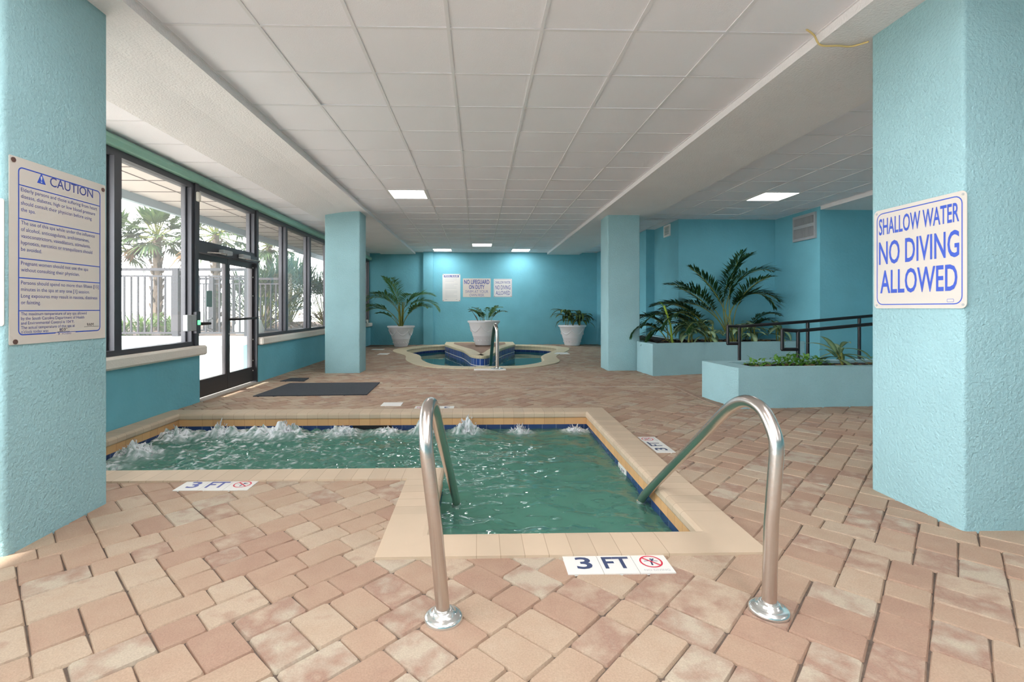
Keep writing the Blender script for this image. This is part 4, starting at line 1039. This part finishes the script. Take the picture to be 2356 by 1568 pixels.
# ------------------------------------------------------------------ outside
mb = MB(); mb.box(-30, XW - .25, YR - 8, 8.3, -.15, -.02); mb.box(-20, 20, YR - 12, YR - .2, -.15, -.02); struct(mb.build('ground_patio', M['patio']))
mb = MB(); mb.box(-90, -3.9, 20, 120, -.3, .45); mb.box(-90, -30, -60, 20, -.3, .2); struct(mb.build('ground_beach', M['sand']), 'pale ground beyond the railing', 'ground')
mb = MB(); mb.box(-30, -3.9, 8.48, 20, -.2, .66); struct(mb.build('ground_bed', M['mulch']), 'mulched planting bed behind the low wall outside', 'ground')
mb = MB(); mb.box(-12, -3.83, 8.3, 8.48, -.05, .56); mb.cbox(-12, -3.82, 8.24, 8.52, .56, .73, .015); struct(mb.build('wall_patio', M['white_out']), 'sunlit low patio wall outside the doors', 'wall')  # teal wall coloured white, the sun's glare put into the colour
mb = MB()
g = MB()
mb.box(-4.95, XW - .2, 2, 20, 2.86, 2.9)
struct(mb.build('soffit', mat('soffit_tile', (194, 186, 181), .9)), 'tile soffit over the patio outside the windows', 'soffit')
mb = MB()
for y in range(29): mb.box(-4.94, XW - .2, 2.1 + y * .62, 2.115 + y * .62, 2.853, 2.86)
for x in (-4.3,): mb.box(x, x + .015, 2, 20, 2.8535, 2.86)
struct(mb.build('soffit_grid', mat('soffit_grid', (110, 100, 96), .8)))
mb = MB(); mb.box(-5.03, -4.95, 2, 20, 2.74, 3.4); struct(mb.build('fascia', M['sash']), 'blue-grey fascia at the outer edge of the soffit', 'fascia')
def balustrade(label, y, x0, x1, zb, zt, posts):
    t = thing('patio_railing', label, 'railing', ((x0 + x1) / 2, y, zb - .05), 'metal railings outside the windows')
    mb = MB(); mb.box(x0, x1, y - .03, y + .03, zt - .045, zt); mb.build('top_rail', M['rail_o'], t)
    mb = MB(); mb.box(x0, x1, y - .015, y + .015, zt - .15, zt - .12); mb.build('upper_rail', M['rail_o'], t)
    mb = MB(); mb.box(x0, x1, y - .015, y + .015, zb, zb + .03); mb.build('bottom_rail', M['rail_o'], t)
    for k in range(int((x1 - x0) / .113)):
        x = x0 + .05 + k * .113
        mb = MB(); mb.box(x - .012, x + .012, y - .012, y + .012, zb + .03, zt - .15); mb.build('baluster', M['rail_o'], t)
    for x in posts:
        mb = MB(); mb.box(x - .05, x + .05, y - .05, y + .05, zb - .04, zt + .0); mb.build('post', M['rail_o'], t)
balustrade('grey metal railing on the low patio wall outside the windows', 8.4, -7.6, -3.85, .77, 1.88, (-7.6, -5.1, -4.93, -3.9))
balustrade('second grey metal railing farther out, seen through the doors', 11.0, -6.7, -4.3, .7, 1.88, (-6.7, -5.9, -4.3))
def fan(mb, b, az, el, Ls, Lf, n, wd, tone, spread=R(150), droop=.3):
    """palmate leaf: petiole then blades radiating"""
    d = Vector((math.cos(az) * math.cos(el), math.sin(az) * math.cos(el), math.sin(el))); c = Vector(b) + d * Ls
    s = Vector((-math.sin(az), math.cos(az), 0)); u = s.cross(d) * -1
    for k in range(n):
        a = -spread / 2 + spread * k / (n - 1); dd = d * math.cos(a) + s * math.sin(a) + u * .12
        leaflet(mb, c, dd, 1, Lf * (1 - .25 * abs(a) / (spread / 2)) * random.uniform(.85, 1.1), wd, random.uniform(*tone), random.uniform(droop * .6, droop * 1.5))
    return c
def sabal(label, x, y, z0, zc, r, trunk_r, n=26, grp='cabbage palms outside', mtl='fan'):
    t = thing('cabbage_palm', label, 'palm tree', (x, y, z0), grp)
    mb = MB(); mb.tube([(x, y, z0 - .05), (x + .02, y, (z0 + zc) / 2), (x, y, zc)], [trunk_r * 1.05, trunk_r, trunk_r * .9], 14)
    for k in range(46):                     # old leaf boots
        zz = z0 + (zc - z0) * (k / 46); a = k * 2.4
        b = Vector((x + trunk_r * math.cos(a), y + trunk_r * math.sin(a), zz)); o = Vector((math.cos(a) * .06, math.sin(a) * .06, .13))
        mb.tube([b, b + o * .6, b + o], [.035, .03, .012], 5)
    mb.build('trunk', M['trunk'], t)
    for k in range(n):
        u = k / n; az = k * 2.4; el = R(85 - 125 * u)
        mb = MB(); fan(mb, (x, y, zc), az, el, r * .45, r * .66, 21, .06, (0, .8), R(170), .25 + .5 * u)
        st = MB(); d = Vector((math.cos(az) * math.cos(el), math.sin(az) * math.cos(el), math.sin(el)))
        f = mb.build('fan_leaf', M[mtl] if u < .93 else M['fan_d'], t)
        st.tube([Vector((x, y, zc)), Vector((x, y, zc)) + d * r * .46], .014, 5); st.build('petiole', M['stem'], f)
    return t
sabal('cabbage palm standing clear behind the railing in the wide window', -7.75, 12, .6, 2.92, .95, .1)
sabal('cabbage palm whose crown shows through the transom over the doors', -6.3, 11.9, .6, 2.95, 1.2, .09)
sabal('cabbage palm half hidden by the window post at the left', -8.95, 12.2, .6, 2.75, 1.05, .1)
sabal('thin brownish palm seen through the window right of the doors', -6.35, 15, .6, 3.1, .95, .09)
def palmetto(label, x, y, z0, r, n, mtl='fan', grp='palmetto bushes outside', up=(25, 85)):
    t = thing('palmetto_bush', label, 'bush', (x, y, z0), grp)
    for k in range(n):
        mb = MB(); az = k * 2.4; el = R(up[0] + (up[1] - up[0]) * random.random())
        fan(mb, (x + random.uniform(-.12, .12), y + random.uniform(-.12, .12), z0), az, el, r * .55, r * .55, 15, .045, (0, .7), R(160), .3)
        f = mb.build('fan_leaf', M[mtl], t)
        d = Vector((math.cos(az) * math.cos(el), math.sin(az) * math.cos(el), math.sin(el)))
        st = MB(); st.tube([Vector((x, y, z0 - .02)), Vector((x, y, z0)) + d * r * .56], .012, 5); st.build('petiole', M['stem'], f)
    dr = MB()
    for k in range(9): fan(dr, (x, y, z0 + .15), k * .7, R(random.uniform(-10, 20)), r * .3, r * .4, 9, .05, (0, 1), R(140), .6)
    dr.build('dead_leaves', M['fan_d'], t)
palmetto('pale palmetto bush just outside the window right of the doors', -5.45, 12.4, .66, 1.75, 34)
palmetto('tall dense palmetto bush seen through the second window right of the doors', -5.6, 14.6, .66, 2.3, 40, up=(45, 88))
palmetto('dark palmetto bush at the last window before the far left column', -4.95, 15.9, .66, 1.9, 34)
palmetto('palmetto bush behind the pale one, farther from the windows', -7.4, 17, .66, 1.6, 22)
for i, x in enumerate((-8.2, -7.8, -7.4, -7.0, -6.65, -6.3, -5.9)):
    mb = MB(); y = 9.9 + random.uniform(-.15, .2)
    for k in range(46):
        blade_leaf(mb, (x + random.uniform(-.12, .12), y + random.uniform(-.12, .12), .65), random.uniform(0, 6.28), R(random.uniform(45, 85)), random.uniform(.45, .7), .035, random.uniform(.8, 1.8), (random.random(), random.random(), random.random()), 6)
    tag(mb.build('strap_leaf_clump', M['grass']), 'clump of bright strap leaves in the row behind the patio railing', 'plant', 'row of strap leaf clumps behind the railing')
mb = MB(); mb.ell((-4.9, 10.6, .75), .28, .3, .3, 14, 10, .05); tag(mb.build('boulder', M['white_out']), 'pale rounded boulder outside the window right of the doors', 'boulder')
